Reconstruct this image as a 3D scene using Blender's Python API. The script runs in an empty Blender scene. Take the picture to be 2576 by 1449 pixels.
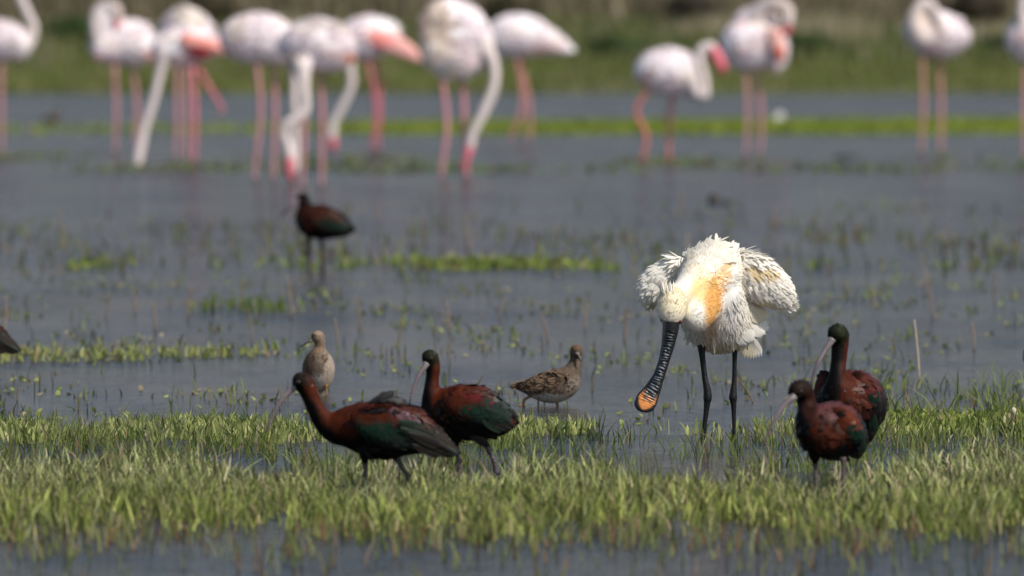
import bpy, math
import numpy as np
from mathutils import Vector, Matrix

rng = np.random.default_rng(7)
scene = bpy.context.scene
col = scene.collection

# ------------------------------------------------------------------ camera
CAM_H = 1.05
F = 30300.0                       # focal length in units of a 2576 px wide frame
PITCH = math.atan((724.5 - 50.0) / F)
cam_d = bpy.data.cameras.new("camera")
cam = bpy.data.objects.new("camera", cam_d); col.objects.link(cam)
cam.location = (0, 0, CAM_H)
cam.rotation_euler = (math.radians(90) - PITCH, 0, 0)
cam_d.sensor_width = 36.0
cam_d.lens = F / 2576 * 36
cam_d.clip_start = 1.0
cam_d.clip_end = 6000
cam_d.dof.use_dof = True
cam_d.dof.focus_distance = 30.3
cam_d.dof.aperture_fstop = 8.2
scene.camera = cam

# ------------------------------------------------------------------ sky, sun, exposure
SUN = Vector((0.56, -0.46, 0.76)).normalized()
w = bpy.data.worlds.new("World"); scene.world = w; w.use_nodes = True
nt = w.node_tree; bg = nt.nodes["Background"]
sky = nt.nodes.new("ShaderNodeTexSky"); sky.sky_type = 'NISHITA'; sky.sun_disc = False
sky.sun_elevation = math.asin(SUN.z)
sky.sun_rotation = math.atan2(SUN.x, SUN.y)
nt.links.new(sky.outputs[0], bg.inputs[0]); bg.inputs[1].default_value = 0.105
sl = bpy.data.lights.new("sun", 'SUN'); sl.energy = 4.2; sl.angle = math.radians(0.53); sl.color = (1, .95, .87)
so = bpy.data.objects.new("sun", sl); col.objects.link(so)
so.rotation_euler = SUN.to_track_quat('Z', 'Y').to_euler(); so.location = (20, -10, 30)
vs = scene.view_settings
vs.view_transform = 'Standard'; vs.look = 'None'; vs.exposure = 0.2; vs.gamma = 1.0
scene.cycles.use_denoising = True
scene.cycles.max_bounces = 6
scene.cycles.transparent_max_bounces = 6

# ------------------------------------------------------------------ pixel <-> place helpers
def at(u, v, Y):
    """point at distance Y (world y) seen at frame position u, v (2576 x 1449)"""
    a = (u - 1288.0) / F; b = (724.5 - v) / F
    dy = math.cos(PITCH) + b * math.sin(PITCH); dz = -math.sin(PITCH) + b * math.cos(PITCH)
    t = Y / dy
    return Vector((a * t, Y, CAM_H + dz * t))
def gy(v):
    b = (724.5 - v) / F
    dy = math.cos(PITCH) + b * math.sin(PITCH); dz = -math.sin(PITCH) + b * math.cos(PITCH)
    return -CAM_H / dz * dy
def ground(u, v):
    return at(u, v, gy(v))

def tag(o, label=None, cat=None, group=None, kind=None):
    if label: o['label'] = label
    if cat: o['category'] = cat
    if group: o['group'] = group
    if kind: o['kind'] = kind
    return o

# ------------------------------------------------------------------ materials
def new_mat(name):
    m = bpy.data.materials.new(name); m.use_nodes = True
    return m, m.node_tree, m.node_tree.nodes["Principled BSDF"]
def attr_mat(name, rough=.6, spec=.3, noise=60.0, var=.25, transl=0.0, bump=0.0, bscale=200., sheen=0.0):
    m, nt, p = new_mat(name)
    a = nt.nodes.new("ShaderNodeAttribute"); a.attribute_name = "Col"
    tc = nt.nodes.new("ShaderNodeTexCoord")
    n = nt.nodes.new("ShaderNodeTexNoise"); n.inputs["Scale"].default_value = noise; n.inputs["Detail"].default_value = 3
    nt.links.new(tc.outputs["Object"], n.inputs["Vector"])
    r = nt.nodes.new("ShaderNodeMapRange"); r.inputs["To Min"].default_value = 1 - var; r.inputs["To Max"].default_value = 1 + var
    r.inputs["From Min"].default_value = .25; r.inputs["From Max"].default_value = .75
    nt.links.new(n.outputs["Fac"], r.inputs["Value"])
    mx = nt.nodes.new("ShaderNodeVectorMath"); mx.operation = 'SCALE'
    nt.links.new(a.outputs["Color"], mx.inputs[0]); nt.links.new(r.outputs[0], mx.inputs["Scale"])
    nt.links.new(mx.outputs[0], p.inputs["Base Color"])
    p.inputs["Roughness"].default_value = rough; p.inputs["Specular IOR Level"].default_value = spec
    if sheen: p.inputs["Sheen Weight"].default_value = sheen
    if bump:
        n2 = nt.nodes.new("ShaderNodeTexNoise"); n2.inputs["Scale"].default_value = bscale
        nt.links.new(tc.outputs["Object"], n2.inputs["Vector"])
        b = nt.nodes.new("ShaderNodeBump"); b.inputs["Strength"].default_value = bump; b.inputs["Distance"].default_value = .004
        nt.links.new(n2.outputs["Fac"], b.inputs["Height"]); nt.links.new(b.outputs[0], p.inputs["Normal"])
    if transl:
        t = nt.nodes.new("ShaderNodeBsdfTranslucent"); nt.links.new(mx.outputs[0], t.inputs["Color"])
        s = nt.nodes.new("ShaderNodeMixShader"); s.inputs[0].default_value = transl
        nt.links.new(p.outputs[0], s.inputs[1]); nt.links.new(t.outputs[0], s.inputs[2])
        nt.links.new(s.outputs[0], nt.nodes["Material Output"].inputs["Surface"])
    return m

M = {}
M['white_plumage'] = attr_mat("white_plumage", .75, .15, 45, .07, transl=.08)
M['white_feather'] = attr_mat("white_feather", .7, .2, 45, .07, transl=.38)
M['pink_plumage'] = attr_mat("pink_plumage", .75, .15, 25, .1, bump=.3, bscale=60)
M['ibis_plumage'] = attr_mat("ibis_plumage", .6, .08, 55, .35, bump=.4, bscale=120)
M['ibis_feather'] = attr_mat("ibis_feather", .5, .2, 55, .3)
M['wader_plumage'] = attr_mat("wader_plumage", .7, .15, 190, .35)
M['horn'] = attr_mat("horn", .38, .5, 120, .2, bump=.3, bscale=250)
M['leg_skin'] = attr_mat("leg_skin", .42, .28, 200, .35, bump=.6, bscale=300)
M['eye'] = attr_mat("eye_gloss", .06, .7, 10, .0)
M['grass'] = attr_mat("grass_blade", .55, .25, 8, .2, transl=.3)
M['dry'] = attr_mat("dry_stem", .75, .15, 60, .3)
M['foliage'] = attr_mat("shrub_leaf", .65, .2, 3, .3, transl=.2)

# water: shallow murky pool, wind ripples
m, nt, p = new_mat("marsh_water"); M['water'] = m
tc = nt.nodes.new("ShaderNodeTexCoord")
def wnoise(sx, sy, detail, rough=.5):
    mp = nt.nodes.new("ShaderNodeMapping"); mp.inputs["Scale"].default_value = (sx, sy, 1)
    nt.links.new(tc.outputs["Object"], mp.inputs["Vector"])
    n = nt.nodes.new("ShaderNodeTexNoise"); n.inputs["Scale"].default_value = 1; n.inputs["Detail"].default_value = detail
    n.inputs["Roughness"].default_value = rough
    nt.links.new(mp.outputs[0], n.inputs["Vector"])
    return n
n1 = wnoise(5, 11, 3, .55)
b1 = nt.nodes.new("ShaderNodeBump"); b1.inputs["Strength"].default_value = 1.0; b1.inputs["Distance"].default_value = .027
nt.links.new(n1.outputs["Fac"], b1.inputs["Height"])
n2 = wnoise(.9, .22, 3, .55)
rs = nt.nodes.new("ShaderNodeMapRange"); rs.inputs["From Min"].default_value = .35; rs.inputs["From Max"].default_value = .65
rs.inputs["To Min"].default_value = .55; rs.inputs["To Max"].default_value = 1.0
nt.links.new(n2.outputs["Fac"], rs.inputs["Value"]); nt.links.new(rs.outputs[0], b1.inputs["Strength"])
nt.links.new(b1.outputs[0], p.inputs["Normal"])
# murk: silt and drifting film in patches
n3 = wnoise(1.6, .55, 4, .6)
cr = nt.nodes.new("ShaderNodeValToRGB")
cr.color_ramp.elements[0].position = .40; cr.color_ramp.elements[0].color = (.022, .026, .036, 1)
cr.color_ramp.elements[1].position = .66; cr.color_ramp.elements[1].color = (.080, .066, .052, 1)
nt.links.new(n3.outputs["Fac"], cr.inputs[0]); nt.links.new(cr.outputs[0], p.inputs["Base Color"])
p.inputs["Roughness"].default_value = .5; p.inputs["Specular IOR Level"].default_value = 0.0
gl = nt.nodes.new("ShaderNodeBsdfGlossy"); gl.inputs["Roughness"].default_value = .10; gl.inputs["Color"].default_value = (.44, .425, .465, 1)
fr = nt.nodes.new("ShaderNodeFresnel"); fr.inputs["IOR"].default_value = 1.33
ms = nt.nodes.new("ShaderNodeMixShader")
nt.links.new(b1.outputs[0], gl.inputs["Normal"]); nt.links.new(b1.outputs[0], fr.inputs["Normal"])
nt.links.new(fr.outputs[0], ms.inputs[0]); nt.links.new(p.outputs[0], ms.inputs[1]); nt.links.new(gl.outputs[0], ms.inputs[2])
nt.links.new(ms.outputs[0], nt.nodes["Material Output"].inputs["Surface"])

# ground: bank soil with turf
m, nt, p = new_mat("bank_turf"); M['ground'] = m
tc = nt.nodes.new("ShaderNodeTexCoord")
n1 = wnoise(.35, .1, 5, .6)
cr = nt.nodes.new("ShaderNodeValToRGB")
cr.color_ramp.elements[0].position = .35; cr.color_ramp.elements[0].color = (.05, .075, .015, 1)
cr.color_ramp.elements[1].position = .68; cr.color_ramp.elements[1].color = (.13, .105, .055, 1)
nt.links.new(n1.outputs["Fac"], cr.inputs[0]); nt.links.new(cr.outputs[0], p.inputs["Base Color"])
p.inputs["Roughness"].default_value = .9; p.inputs["Specular IOR Level"].default_value = .1

# ------------------------------------------------------------------ mesh helpers
def mesh_obj(name, verts, faces, mat, parent=None, colors=None, smooth=True):
    me = bpy.data.meshes.new(name)
    verts = np.asarray(verts, dtype=np.float32)
    if isinstance(faces, np.ndarray):
        k = faces.shape[1]; nf = len(faces)
        me.vertices.add(len(verts)); me.vertices.foreach_set("co", verts.ravel())
        me.loops.add(nf * k); me.loops.foreach_set("vertex_index", faces.astype(np.int32).ravel())
        me.polygons.add(nf); me.polygons.foreach_set("loop_start", np.arange(0, nf * k, k, dtype=np.int32))
        me.update(calc_edges=True); me.validate()
    else:
        me.from_pydata(verts.tolist(), [], faces); me.update()
    if smooth: me.polygons.foreach_set("use_smooth", np.ones(len(me.polygons), dtype=bool))
    if colors is not None: set_col(me, colors)
    me.materials.append(mat)
    o = bpy.data.objects.new(name, me); col.objects.link(o)
    if parent is not None: o.parent = parent
    return o
def set_col(me, colors):
    colors = np.asarray(colors, dtype=np.float32)
    if colors.ndim == 1: colors = np.tile(colors, (len(me.vertices), 1))
    c4 = np.ones((len(me.vertices), 4), dtype=np.float32); c4[:, :3] = colors
    at_ = me.color_attributes.new("Col", 'FLOAT_COLOR', 'POINT'); at_.data.foreach_set("color", c4.ravel())

def catmull(pts, sub):
    pts = np.asarray(pts, float); n = len(pts)
    if n == 1: return pts, np.array([[0, 0, -1.0]])
    P = np.vstack([2 * pts[0] - pts[1], pts, 2 * pts[-1] - pts[-2]])
    out = []
    for i in range(1, n):
        p0, p1, p2, p3 = P[i - 1], P[i], P[i + 1], P[i + 2]
        for k in range(sub):
            t = k / sub
            out.append(.5 * ((2 * p1) + (-p0 + p2) * t + (2 * p0 - 5 * p1 + 4 * p2 - p3) * t * t + (-p0 + 3 * p1 - 3 * p2 + p3) * t ** 3))
    out.append(pts[-1]); out = np.array(out)
    tg = np.gradient(out[:, :3], axis=0)
    tg /= np.linalg.norm(tg, axis=1)[:, None] + 1e-9
    return out, tg

def make_ico():
    import bmesh
    bm = bmesh.new(); bmesh.ops.create_icosphere(bm, subdivisions=3, radius=1)
    v = np.array([x.co[:] for x in bm.verts]); f = np.array([[q.index for q in t.verts] for t in bm.faces]); bm.free()
    return v, f
ICO_V, ICO_F = make_ico()

def tube(pts, seg=10, sub=4):
    """pts rows x,y,z,r[,rdepth]; a closed tapered tube"""
    pts = np.asarray(pts, float)
    if pts.shape[1] == 4: pts = np.hstack([pts, pts[:, 3:4]])
    c, tg = catmull(pts, sub)
    V = []; Fc = []
    for i in range(len(c)):
        t = tg[i]; e1 = np.array([0, 1.0, 0]) - t * t[1]
        if np.linalg.norm(e1) < .2: e1 = np.array([1.0, 0, 0]) - t * t[0]
        e1 /= np.linalg.norm(e1); e2 = np.cross(t, e1)
        for k in range(seg):
            a = 2 * math.pi * k / seg
            V.append(c[i, :3] + e1 * math.cos(a) * max(c[i, 4], 1e-4) + e2 * math.sin(a) * max(c[i, 3], 1e-4))
    for i in range(len(c) - 1):
        for k in range(seg):
            k2 = (k + 1) % seg
            Fc.append((i * seg + k, i * seg + k2, (i + 1) * seg + k2, (i + 1) * seg + k))
    Fc.append(tuple(range(seg - 1, -1, -1))); Fc.append(tuple((len(c) - 1) * seg + k for k in range(seg)))
    return np.array(V), Fc

def join(parts):
    V = []; Fc = []; o = 0
    for v, f in parts:
        V.append(v); Fc += [tuple(i + o for i in q) for q in f]; o += len(v)
    return np.vstack(V), Fc

def nz(p, s, seed=0):
    """cheap smooth pseudo noise, about -1..1"""
    p = np.asarray(p) * s
    return (np.sin(p[:, 0] * 1.7 + 3.1 * np.sin(p[:, 2] * 1.1 + seed)) + np.sin(p[:, 2] * 2.3 + 2.2 * np.sin(p[:, 0] * 1.9 + seed * 2.1) + seed)
            + np.sin(p[:, 1] * 2.1 + p[:, 0] * 3.7 + seed * .7)) / 3

def sstep(a, b, x):
    t = np.clip((x - a) / (b - a), 0, 1); return t * t * (3 - 2 * t)

# feather template: rows along the length, three columns
FT = np.array([0, .3, .62, .88, 1.0]); FW = np.array([.35, .9, 1.0, .62, .08])
def feather_arrays(p, n, d, L, W, C, edge=None, lift=.2, curl=.05, r=rng):
    N = len(p)
    d = d - n * np.sum(d * n, 1)[:, None]; d /= np.linalg.norm(d, axis=1)[:, None] + 1e-9
    s = np.cross(n, d)
    L = np.broadcast_to(L, (N,)); W = np.broadcast_to(W, (N,))
    lift = lift * (0.5 + r.random(N))
    V = np.zeros((N, 15, 3)); CC = np.zeros((N, 15, 3))
    for i, t in enumerate(FT):
        base = p + d * (t * L)[:, None] + n * ((lift * t + curl * t * t * (r.random(N) - .6)) * L)[:, None]
        for j, k in enumerate((-1, 0, 1)):
            V[:, i * 3 + j] = base + s * (k * FW[i] * W)[:, None] - n * (abs(k) * .12 * W * FW[i])[:, None]
            if edge is not None and (abs(k) == 1 or i == 4): CC[:, i * 3 + j] = edge
            else: CC[:, i * 3 + j] = C
    q = []
    for i in range(4):
        for j in range(2):
            q.append((i * 3 + j, i * 3 + j + 1, i * 3 + j + 4, i * 3 + j + 3))
    Fq = (np.array(q)[None] + (np.arange(N) * 15)[:, None, None]).reshape(-1, 4)
    return V.reshape(-1, 3), Fq, CC.reshape(-1, 3)

_fmesh = {}
def feather_mesh(key, color, mat, ragged=0.0, edge=None):
    """one shared feather of unit length along +X, width along Z, facing -Y"""
    if key in _fmesh: return _fmesh[key]
    rows = 9; V = []; Fc = []; C = []
    r = np.random.default_rng(len(_fmesh) + 3)
    for i in range(rows):
        t = i / (rows - 1); wdt = (np.sin(min(1, t * 1.5 + .12) * math.pi / 2)) * (1 if t < .7 else math.sqrt(max(0.01, 1 - ((t - .7) / .3) ** 2)))
        for j, k in enumerate((-1, -.5, 0, .5, 1)):
            x = t + (ragged * (r.random() - .5) if t > .3 and abs(k) > .4 else 0) - .05 * abs(k)
            V.append((x, .03 * (1 - abs(k)) * -1 + .05 * t * t, .5 * k * wdt)); C.append(edge if edge is not None and abs(k) == 1 else color)
    for i in range(rows - 1):
        for j in range(4):
            a = i * 5 + j; Fc.append((a, a + 1, a + 6, a + 5))
    o = mesh_obj("feather_shape", V, Fc, mat, None, np.array(C)); me = o.data
    bpy.data.objects.remove(o); _fmesh[key] = me
    return me
def place_feather(name, me, parent, a, b, width, face=(0, -1, 0), thick=1.0):
    """feather from a to b (parent-local), blade turned to 'face'"""
    a = Vector(a); b = Vector(b); x = b - a; L = x.length; x.normalize()
    f = Vector(face); y = -(f - x * f.dot(x)).normalized(); z = x.cross(y)
    m = Matrix((x * L, y * L * thick, z * width)).transposed().to_4x4(); m.translation = a
    o = bpy.data.objects.new(name, me); col.objects.link(o); o.parent = parent; o.matrix_local = m
    return o

def remesh_obj(name, parts, voxel, smooth_it, mat, parent):
    v, f = join(parts)
    me = bpy.data.meshes.new(name + "_raw"); me.from_pydata(v.tolist(), [], f); me.update()
    o = bpy.data.objects.new(name + "_raw", me); col.objects.link(o)
    rm = o.modifiers.new("r", 'REMESH'); rm.mode = 'VOXEL'; rm.voxel_size = voxel
    sm = o.modifiers.new("s", 'SMOOTH'); sm.factor = .5; sm.iterations = smooth_it
    dg = bpy.context.evaluated_depsgraph_get()
    ev = o.evaluated_get(dg)
    out = bpy.data.meshes.new_from_object(ev); out.name = name
    bpy.data.objects.remove(o); bpy.data.meshes.remove(me)
    out.materials.clear(); out.materials.append(mat)
    out.polygons.foreach_set("use_smooth", np.ones(len(out.polygons), dtype=bool))
    ob = bpy.data.objects.new(name, out); col.objects.link(ob); ob.parent = parent
    return ob
def mesh_np(me):
    v = np.zeros(len(me.vertices) * 3, np.float32); me.vertices.foreach_get("co", v)
    n = np.zeros(len(me.vertices) * 3, np.float32); me.vertices.foreach_get("normal", n)
    me.calc_loop_triangles(); t = np.zeros(len(me.loop_triangles) * 3, np.int32); me.loop_triangles.foreach_get("vertices", t)
    return v.reshape(-1, 3).astype(float), n.reshape(-1, 3).astype(float), t.reshape(-1, 3)

class Bird:
    """collects one bird; frame positions are turned into local metres round a root at its feet"""
    def __init__(s, name, label, cat, group, u, v, depth_k=.8):
        s.u0, s.v0 = u, v; s.Y = gy(v); s.root_w = ground(u, v)
        s.root = bpy.data.objects.new(name, None); col.objects.link(s.root)
        s.root.empty_display_size = .1
        s.root.location = s.root_w; tag(s.root, label, cat, group)
        s.speck = 0.0; s.gain = 1.0; s.k = depth_k; s.mpp = s.Y / F
    def L(s, u, v, d=0.0):
        p = at(u, v, s.Y + d) - s.root_w; return np.array(p[:])
    def chain(s, pts, sub=6, k=None):
        rows = []
        for q in pts:
            kk = q[4] if len(q) > 4 else (k if k is not None else s.k)
            r = q[3] * s.mpp; rows.append(list(s.L(q[0], q[1], q[2])) + [r, r * kk])
        c, tg = catmull(rows, sub)
        c[:, 3:] = np.maximum(c[:, 3:], 1e-3)
        return c, tg
    def spheres(s, chains):
        parts = []; ff = [tuple(q) for q in ICO_F]
        for c, tg in chains:
            for row in c: parts.append((ICO_V * np.array([row[3], row[4], row[3]]) + row[:3], ff))
        return parts
    def uv(s, P):
        U = s.u0 + P[:, 0] / s.mpp; V = s.v0 - P[:, 2] / s.mpp; return U, V
    def paint(s, P, base, blobs, seed=0.0, soft=.25):
        """base colour, then ellipses of colour u, v, ru, rv, colour [, tilt degrees]"""
        U, V = s.uv(P); C = np.tile(np.array(base, float), (len(P), 1))
        wob = nz(P, 45, seed) * .16 + nz(P, 140, seed + 1) * .1
        for b in blobs:
            a = math.radians(b[5]) if len(b) > 5 else 0
            dx = U - b[0]; dv = V - b[1]
            x = dx * math.cos(a) + dv * math.sin(a); y = -dx * math.sin(a) + dv * math.cos(a)
            e = np.sqrt((x / b[2]) ** 2 + (y / b[3]) ** 2) + wob
            mk = sstep(1 + soft, 1 - soft, e)[:, None]
            C = C * (1 - mk) + np.array(b[4]) * mk
        C = C * s.gain
        if s.speck: C = C * (1 - s.speck * sstep(-.05, .35, nz(P, 330, seed + 4) + .4 * nz(P, 700, seed + 9)))[:, None]
        return C
    def skin(s, name, chains, mat, voxel, it, base, blobs, parent=None, seed=0.0, soft=.25):
        o = remesh_obj(name, s.spheres(chains), voxel, it, mat, parent or s.root)
        v, n, t = mesh_np(o.data); set_col(o.data, s.paint(v, base, blobs, seed, soft)); return o
    def plumage(s, o, chains, n, L, W, base, blobs, mat, name='plumage', lift=.22, jit=.12, edge=None, keep=None, mess=.25, seed=0.0, soft=.25, parent=None, rref=.06, avoid=None):
        v, nn, t = mesh_np(o.data)
        a = v[t[:, 0]]; b = v[t[:, 1]]; c = v[t[:, 2]]
        ar = np.linalg.norm(np.cross(b - a, c - a), axis=1); idx = rng.choice(len(t), n, p=ar / ar.sum())
        r1 = np.sqrt(rng.random(n)); r2 = rng.random(n); w = np.stack([1 - r1, r1 * (1 - r2), r1 * r2], 1)
        P = sum(v[t[idx, i]] * w[:, i:i + 1] for i in range(3)); N = sum(nn[t[idx, i]] * w[:, i:i + 1] for i in range(3))
        N /= np.linalg.norm(N, axis=1)[:, None] + 1e-9
        nodes = np.vstack([c[:, :4] for c, _ in chains]); tg = np.vstack([t_ for _, t_ in chains])
        D = np.linalg.norm(P[:, None] - nodes[None, :, :3], axis=2) / nodes[None, :, 3]
        am = np.argmin(D, 1)
        d = tg[am] + rng.normal(0, mess, (n, 3)); sc = np.clip(nodes[am, 3] / rref, .22, 1.0)
        kk = np.ones(n, bool)
        if keep is not None:
            U, V = s.uv(P); kk &= keep(U, V, P)
        if avoid is not None:
            c = np.vstack([q[0][1:] for q in avoid]); kk &= (np.linalg.norm(P[:, None] - c[None, :, :3], axis=2) / c[None, :, 3]).min(1) > 1.25
        P, N, d, sc = P[kk], N[kk], d[kk], sc[kk]
        m = len(P)
        C = s.paint(P, base, blobs, seed, soft) * np.clip(1 + rng.normal(0, jit, (m, 1)), .3, 2)
        E = None if edge is None else (edge(C) if callable(edge) else np.tile(np.array(edge), (m, 1)))
        LL = L * sc * (.65 + .7 * rng.random(m)); WW = W * np.sqrt(sc) * (.7 + .6 * rng.random(m))
        V_, F_, C_ = feather_arrays(P - N * .002, N, d, LL, WW, np.clip(C, 0, 1), E, lift)
        f = mesh_obj(name, V_, F_, mat, parent or s.root, C_); tag(f, kind='stuff'); return f
    def leg(s, pts, color, rs=None, d=0.0, mat=None, toes=0.0, joint=None):
        """pts u,v[,radius m]; below the last point the foot"""
        rows = []
        for q in pts: rows.append(list(s.L(q[0], q[1], q[3] if len(q) > 3 else d)) + [q[2]])
        parts = [tube(rows, 10, 4)]
        if toes:
            e = np.array(rows[-1][:3]); e[2] = max(e[2], -.03); r = rows[-1][3] * .7
            for an, ln in ((-110, 1), (-70, 1.1), (-150, 1), (70, .5)):
                a = math.radians(an); dx = np.array([math.cos(a), math.sin(a) * 1.0, 0]) * toes * ln
                parts.append(tube([list(e) + [r], list(e + dx * .5 + np.array([0, 0, .004])) + [r * .8], list(e + dx) + [r * .4]], 6, 2))
        v, f = join(parts)
        o = mesh_obj('leg', v, f, mat or M['leg_skin'], s.root, np.array(color)); return o
    def tubepart(s, name, pts, cols, mat, parent=None, seg=12, sub=5, k=1.0):
        rows = [list(s.L(q[0], q[1], q[2])) + [q[3] * s.mpp, q[3] * s.mpp * k] for q in pts]
        v, f = tube(rows, seg, sub)
        nrow = len(v) // seg; t = np.repeat(np.linspace(0, 1, nrow), seg)
        cols = np.array(cols, float); x = np.linspace(0, 1, len(cols))
        C = np.stack([np.interp(t, x, cols[:, i]) for i in range(3)], 1)
        return mesh_obj(name, v, f, mat, parent or s.root, C)
    def ball(s, name, u, v, d, r, color, mat, parent=None, k=(1, 1, 1)):
        return mesh_obj(name, ICO_V * r * np.array(k) + s.L(u, v, d), [tuple(q) for q in ICO_F], mat, parent or s.root, np.array(color))

def copy_tree(o, parent=None):
    c = o.copy(); col.objects.link(c); c.parent = parent
    for ch in o.children: copy_tree(ch, c)
    return c

# ================================================================== SETTING
def gprofile(y):
    return np.interp(y, [-50, 150, 166, 172, 180, 200, 230, 262, 300, 420, 900, 3000], [-.35, -.35, -.12, .0, .08, .32, .70, 1.05, 1.5, 2.4, 5, 9])
ys = np.concatenate([np.linspace(-50, 150, 12), np.linspace(155, 320, 67), np.linspace(340, 3000, 30)])
xs = np.concatenate([np.linspace(-1500, -60, 12), np.linspace(-50, 50, 61), np.linspace(60, 1500, 12)])
X, Yg = np.meshgrid(xs, ys)
G = np.stack([X.ravel(), Yg.ravel(), gprofile(Yg.ravel())], 1)
hump = .10 * nz(np.stack([G[:, 0] * .5, G[:, 1] * .2, G[:, 0] * .21 + G[:, 1] * .07], 1), 1.0) * np.clip((G[:, 1] - 178) / 30, 0, 1)
shore = .05 * np.sin(G[:, 0] * .45) * ((G[:, 1] > 160) & (G[:, 1] < 185)); G[:, 2] += hump + shore
nx = len(xs); ny = len(ys)
gi = np.arange(nx * ny).reshape(ny, nx)
GF = np.stack([gi[:-1, :-1], gi[:-1, 1:], gi[1:, 1:], gi[1:, :-1]], -1).reshape(-1, 4)
o = mesh_obj("ground", G, GF, M['ground']); tag(o, kind='structure')
o = mesh_obj("water", [(-600, -40, 0), (600, -40, 0), (600, 200, 0), (-600, 200, 0)], [(0, 1, 2, 3)], M['water'], smooth=False)
tag(o, kind='structure')

# ------------------------------------------------------------------ grass
def blades(name, P, H, Wd, C, lean=.35, label=None, kind='stuff', mat=None, cat='grass', broad=False, tipc=None):
    N = len(P)
    az = rng.random(N) * 2 * math.pi; ln = lean * np.abs(rng.normal(0, 1, N)); bend = lean * rng.random(N) * 1.2
    ya = rng.normal(0, .7, N)                      # blade faces mostly across
    s = np.stack([np.cos(ya), np.sin(ya), np.zeros(N)], 1)
    d = np.stack([np.cos(az), np.sin(az), np.zeros(N)], 1)
    ts = [0, .35, .7, 1.0]; ws = [.6, 1.0, .95, .08] if broad else [.9, 1, .65, .05]
    V = np.zeros((N, 8, 3)); CC = np.zeros((N, 8, 3))
    for i, t in enumerate(ts):
        off = d * ((ln * t + bend * t * t) * H)[:, None]
        c = P + off; c[:, 2] += H * t * (1 - .25 * np.minimum(1, (ln + bend) ** 2) * t)
        for j, k in enumerate((-1, 1)):
            V[:, i * 2 + j] = c + s * (k * .5 * ws[i] * Wd)[:, None]
            CC[:, i * 2 + j] = C if tipc is None else C * (1 - t) + tipc * t
    V[:, :2, 2] -= .012
    Fq = (np.array([(0, 1, 3, 2), (2, 3, 5, 4), (4, 5, 7, 6)])[None] + (np.arange(N) * 8)[:, None, None]).reshape(-1, 4)
    o = mesh_obj(name, V.reshape(-1, 3), Fq, mat or M['grass'], None, CC.reshape(-1, 3))
    tag(o, label, cat, kind=kind); return o

def scatter(n, u0, u1, v0, v1, dens=None):
    wide = (u1 - u0); lo, hi = (u0 if u0 > 0 else u0 - .24 * 2576), (u1 if u1 < 2576 else u1 + .24 * 2576)
    n = int(n * (hi - lo) / wide); u0, u1 = lo, hi
    """points on the water between two frame rows, spread evenly over the ground; dens(u,v,x,y) thins them"""
    ya, yb = gy(v1), gy(v0)
    out = np.zeros((0, 3)); tries = 0
    while len(out) < n and tries < 40:
        Y = ya + (yb - ya) * rng.random(n * 2); u = u0 + (u1 - u0) * rng.random(n * 2)
        x = (u - 1288) / F * Y; v = 50 + CAM_H * F / Y
        k = np.ones(len(Y), bool) if dens is None else rng.random(len(Y)) < dens(u, v, x, Y)
        out = np.vstack([out, np.stack([x, Y, np.zeros(len(Y))], 1)[k]]); tries += 1
    return out[:n]
def fbm(x, y, seed=0):
    p = np.stack([x, y, x * .6 - y * .8], 1); return nz(p, 1, seed) * .6 + nz(p, 2.7, seed + 3) * .4
def gcol(n, a=(.10, .15, .025), b=(.20, .22, .06), dry=(.30, .24, .12), fd=.08):
    t = rng.random(n)[:, None]; C = np.array(a) * (1 - t) + np.array(b) * t
    k = rng.random(n) < fd; C[k] = np.array(dry) * (.6 + .6 * rng.random((k.sum(), 1))); return C

# front meadow strip
def d_front(u, v, x, y):
    e0 = 1218 + 22 * np.sin(u / 270 + .6) + 14 * np.sin(u / 83) + 10 * np.sin(u / 31) - 55 * (1 - sstep(380, 700, u)) - 35 * sstep(2000, 2350, u)
    e1 = 1326 + 12 * np.sin(u / 190 + 2) + 9 * np.sin(u / 61) + 8 * np.sin(u / 23)
    m = sstep(-22, 22, v - e0) * (1 - sstep(-38, 34, v - e1))
    return m * np.clip(.50 + .95 * fbm(x * 6, y * 1.8, 2), .03, 1)
n = 25000; P = scatter(n, -150, 2730, 1110, 1385, d_front); n = len(P)
cl = fbm(P[:, 0] * 7, P[:, 1] * 2, 5)
ny_ = sstep(27.6, 25.2, P[:, 1])[:, None]
C = (gcol(n, (.13, .18, .035), (.48, .48, .20), (.56, .48, .30), .18) * (1 - ny_) + gcol(n, (.085, .13, .015), (.42, .44, .115), (.48, .42, .2), .12) * ny_) * (1 + .3 * cl[:, None])
fU = 1288 + P[:, 0] / P[:, 1] * F; fV = 50 + CAM_H * F / P[:, 1]; tr = np.ones(n)
for (fu, fv) in [(915, 1242), (1018, 1242), (1247, 1192), (1153, 1192), (2053, 1250), (2120, 1250)]:
    tr *= 1 - .62 * np.exp(-((fU - fu) / 48) ** 2 - ((fV - fv - 22) / 36) ** 2)      # trodden down round the birds
blades("meadow_grass", P, tr * np.clip(.040 + .014 * cl + rng.normal(0, .015, n), .012, .10), .0030 + .0030 * rng.random(n), np.clip(C * (.2 + 1.15 * rng.random((n, 1)) ** 1.2), .01, 1), .30,
       "thick band of short green marsh grass in front of the ibises")
# longer pale blades standing over it
n = 1300; P = scatter(n, -150, 2730, 1120, 1350, d_front); n = len(P)
blades("tall_grass", P, .035 + .05 * rng.random(n) ** 1.5, .003 + .003 * rng.random(n), gcol(n, (.16, .19, .07), (.36, .36, .19), (.34, .25, .15), .4), .6,
       "scattered longer pale blades rising above the thick front grass")
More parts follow.
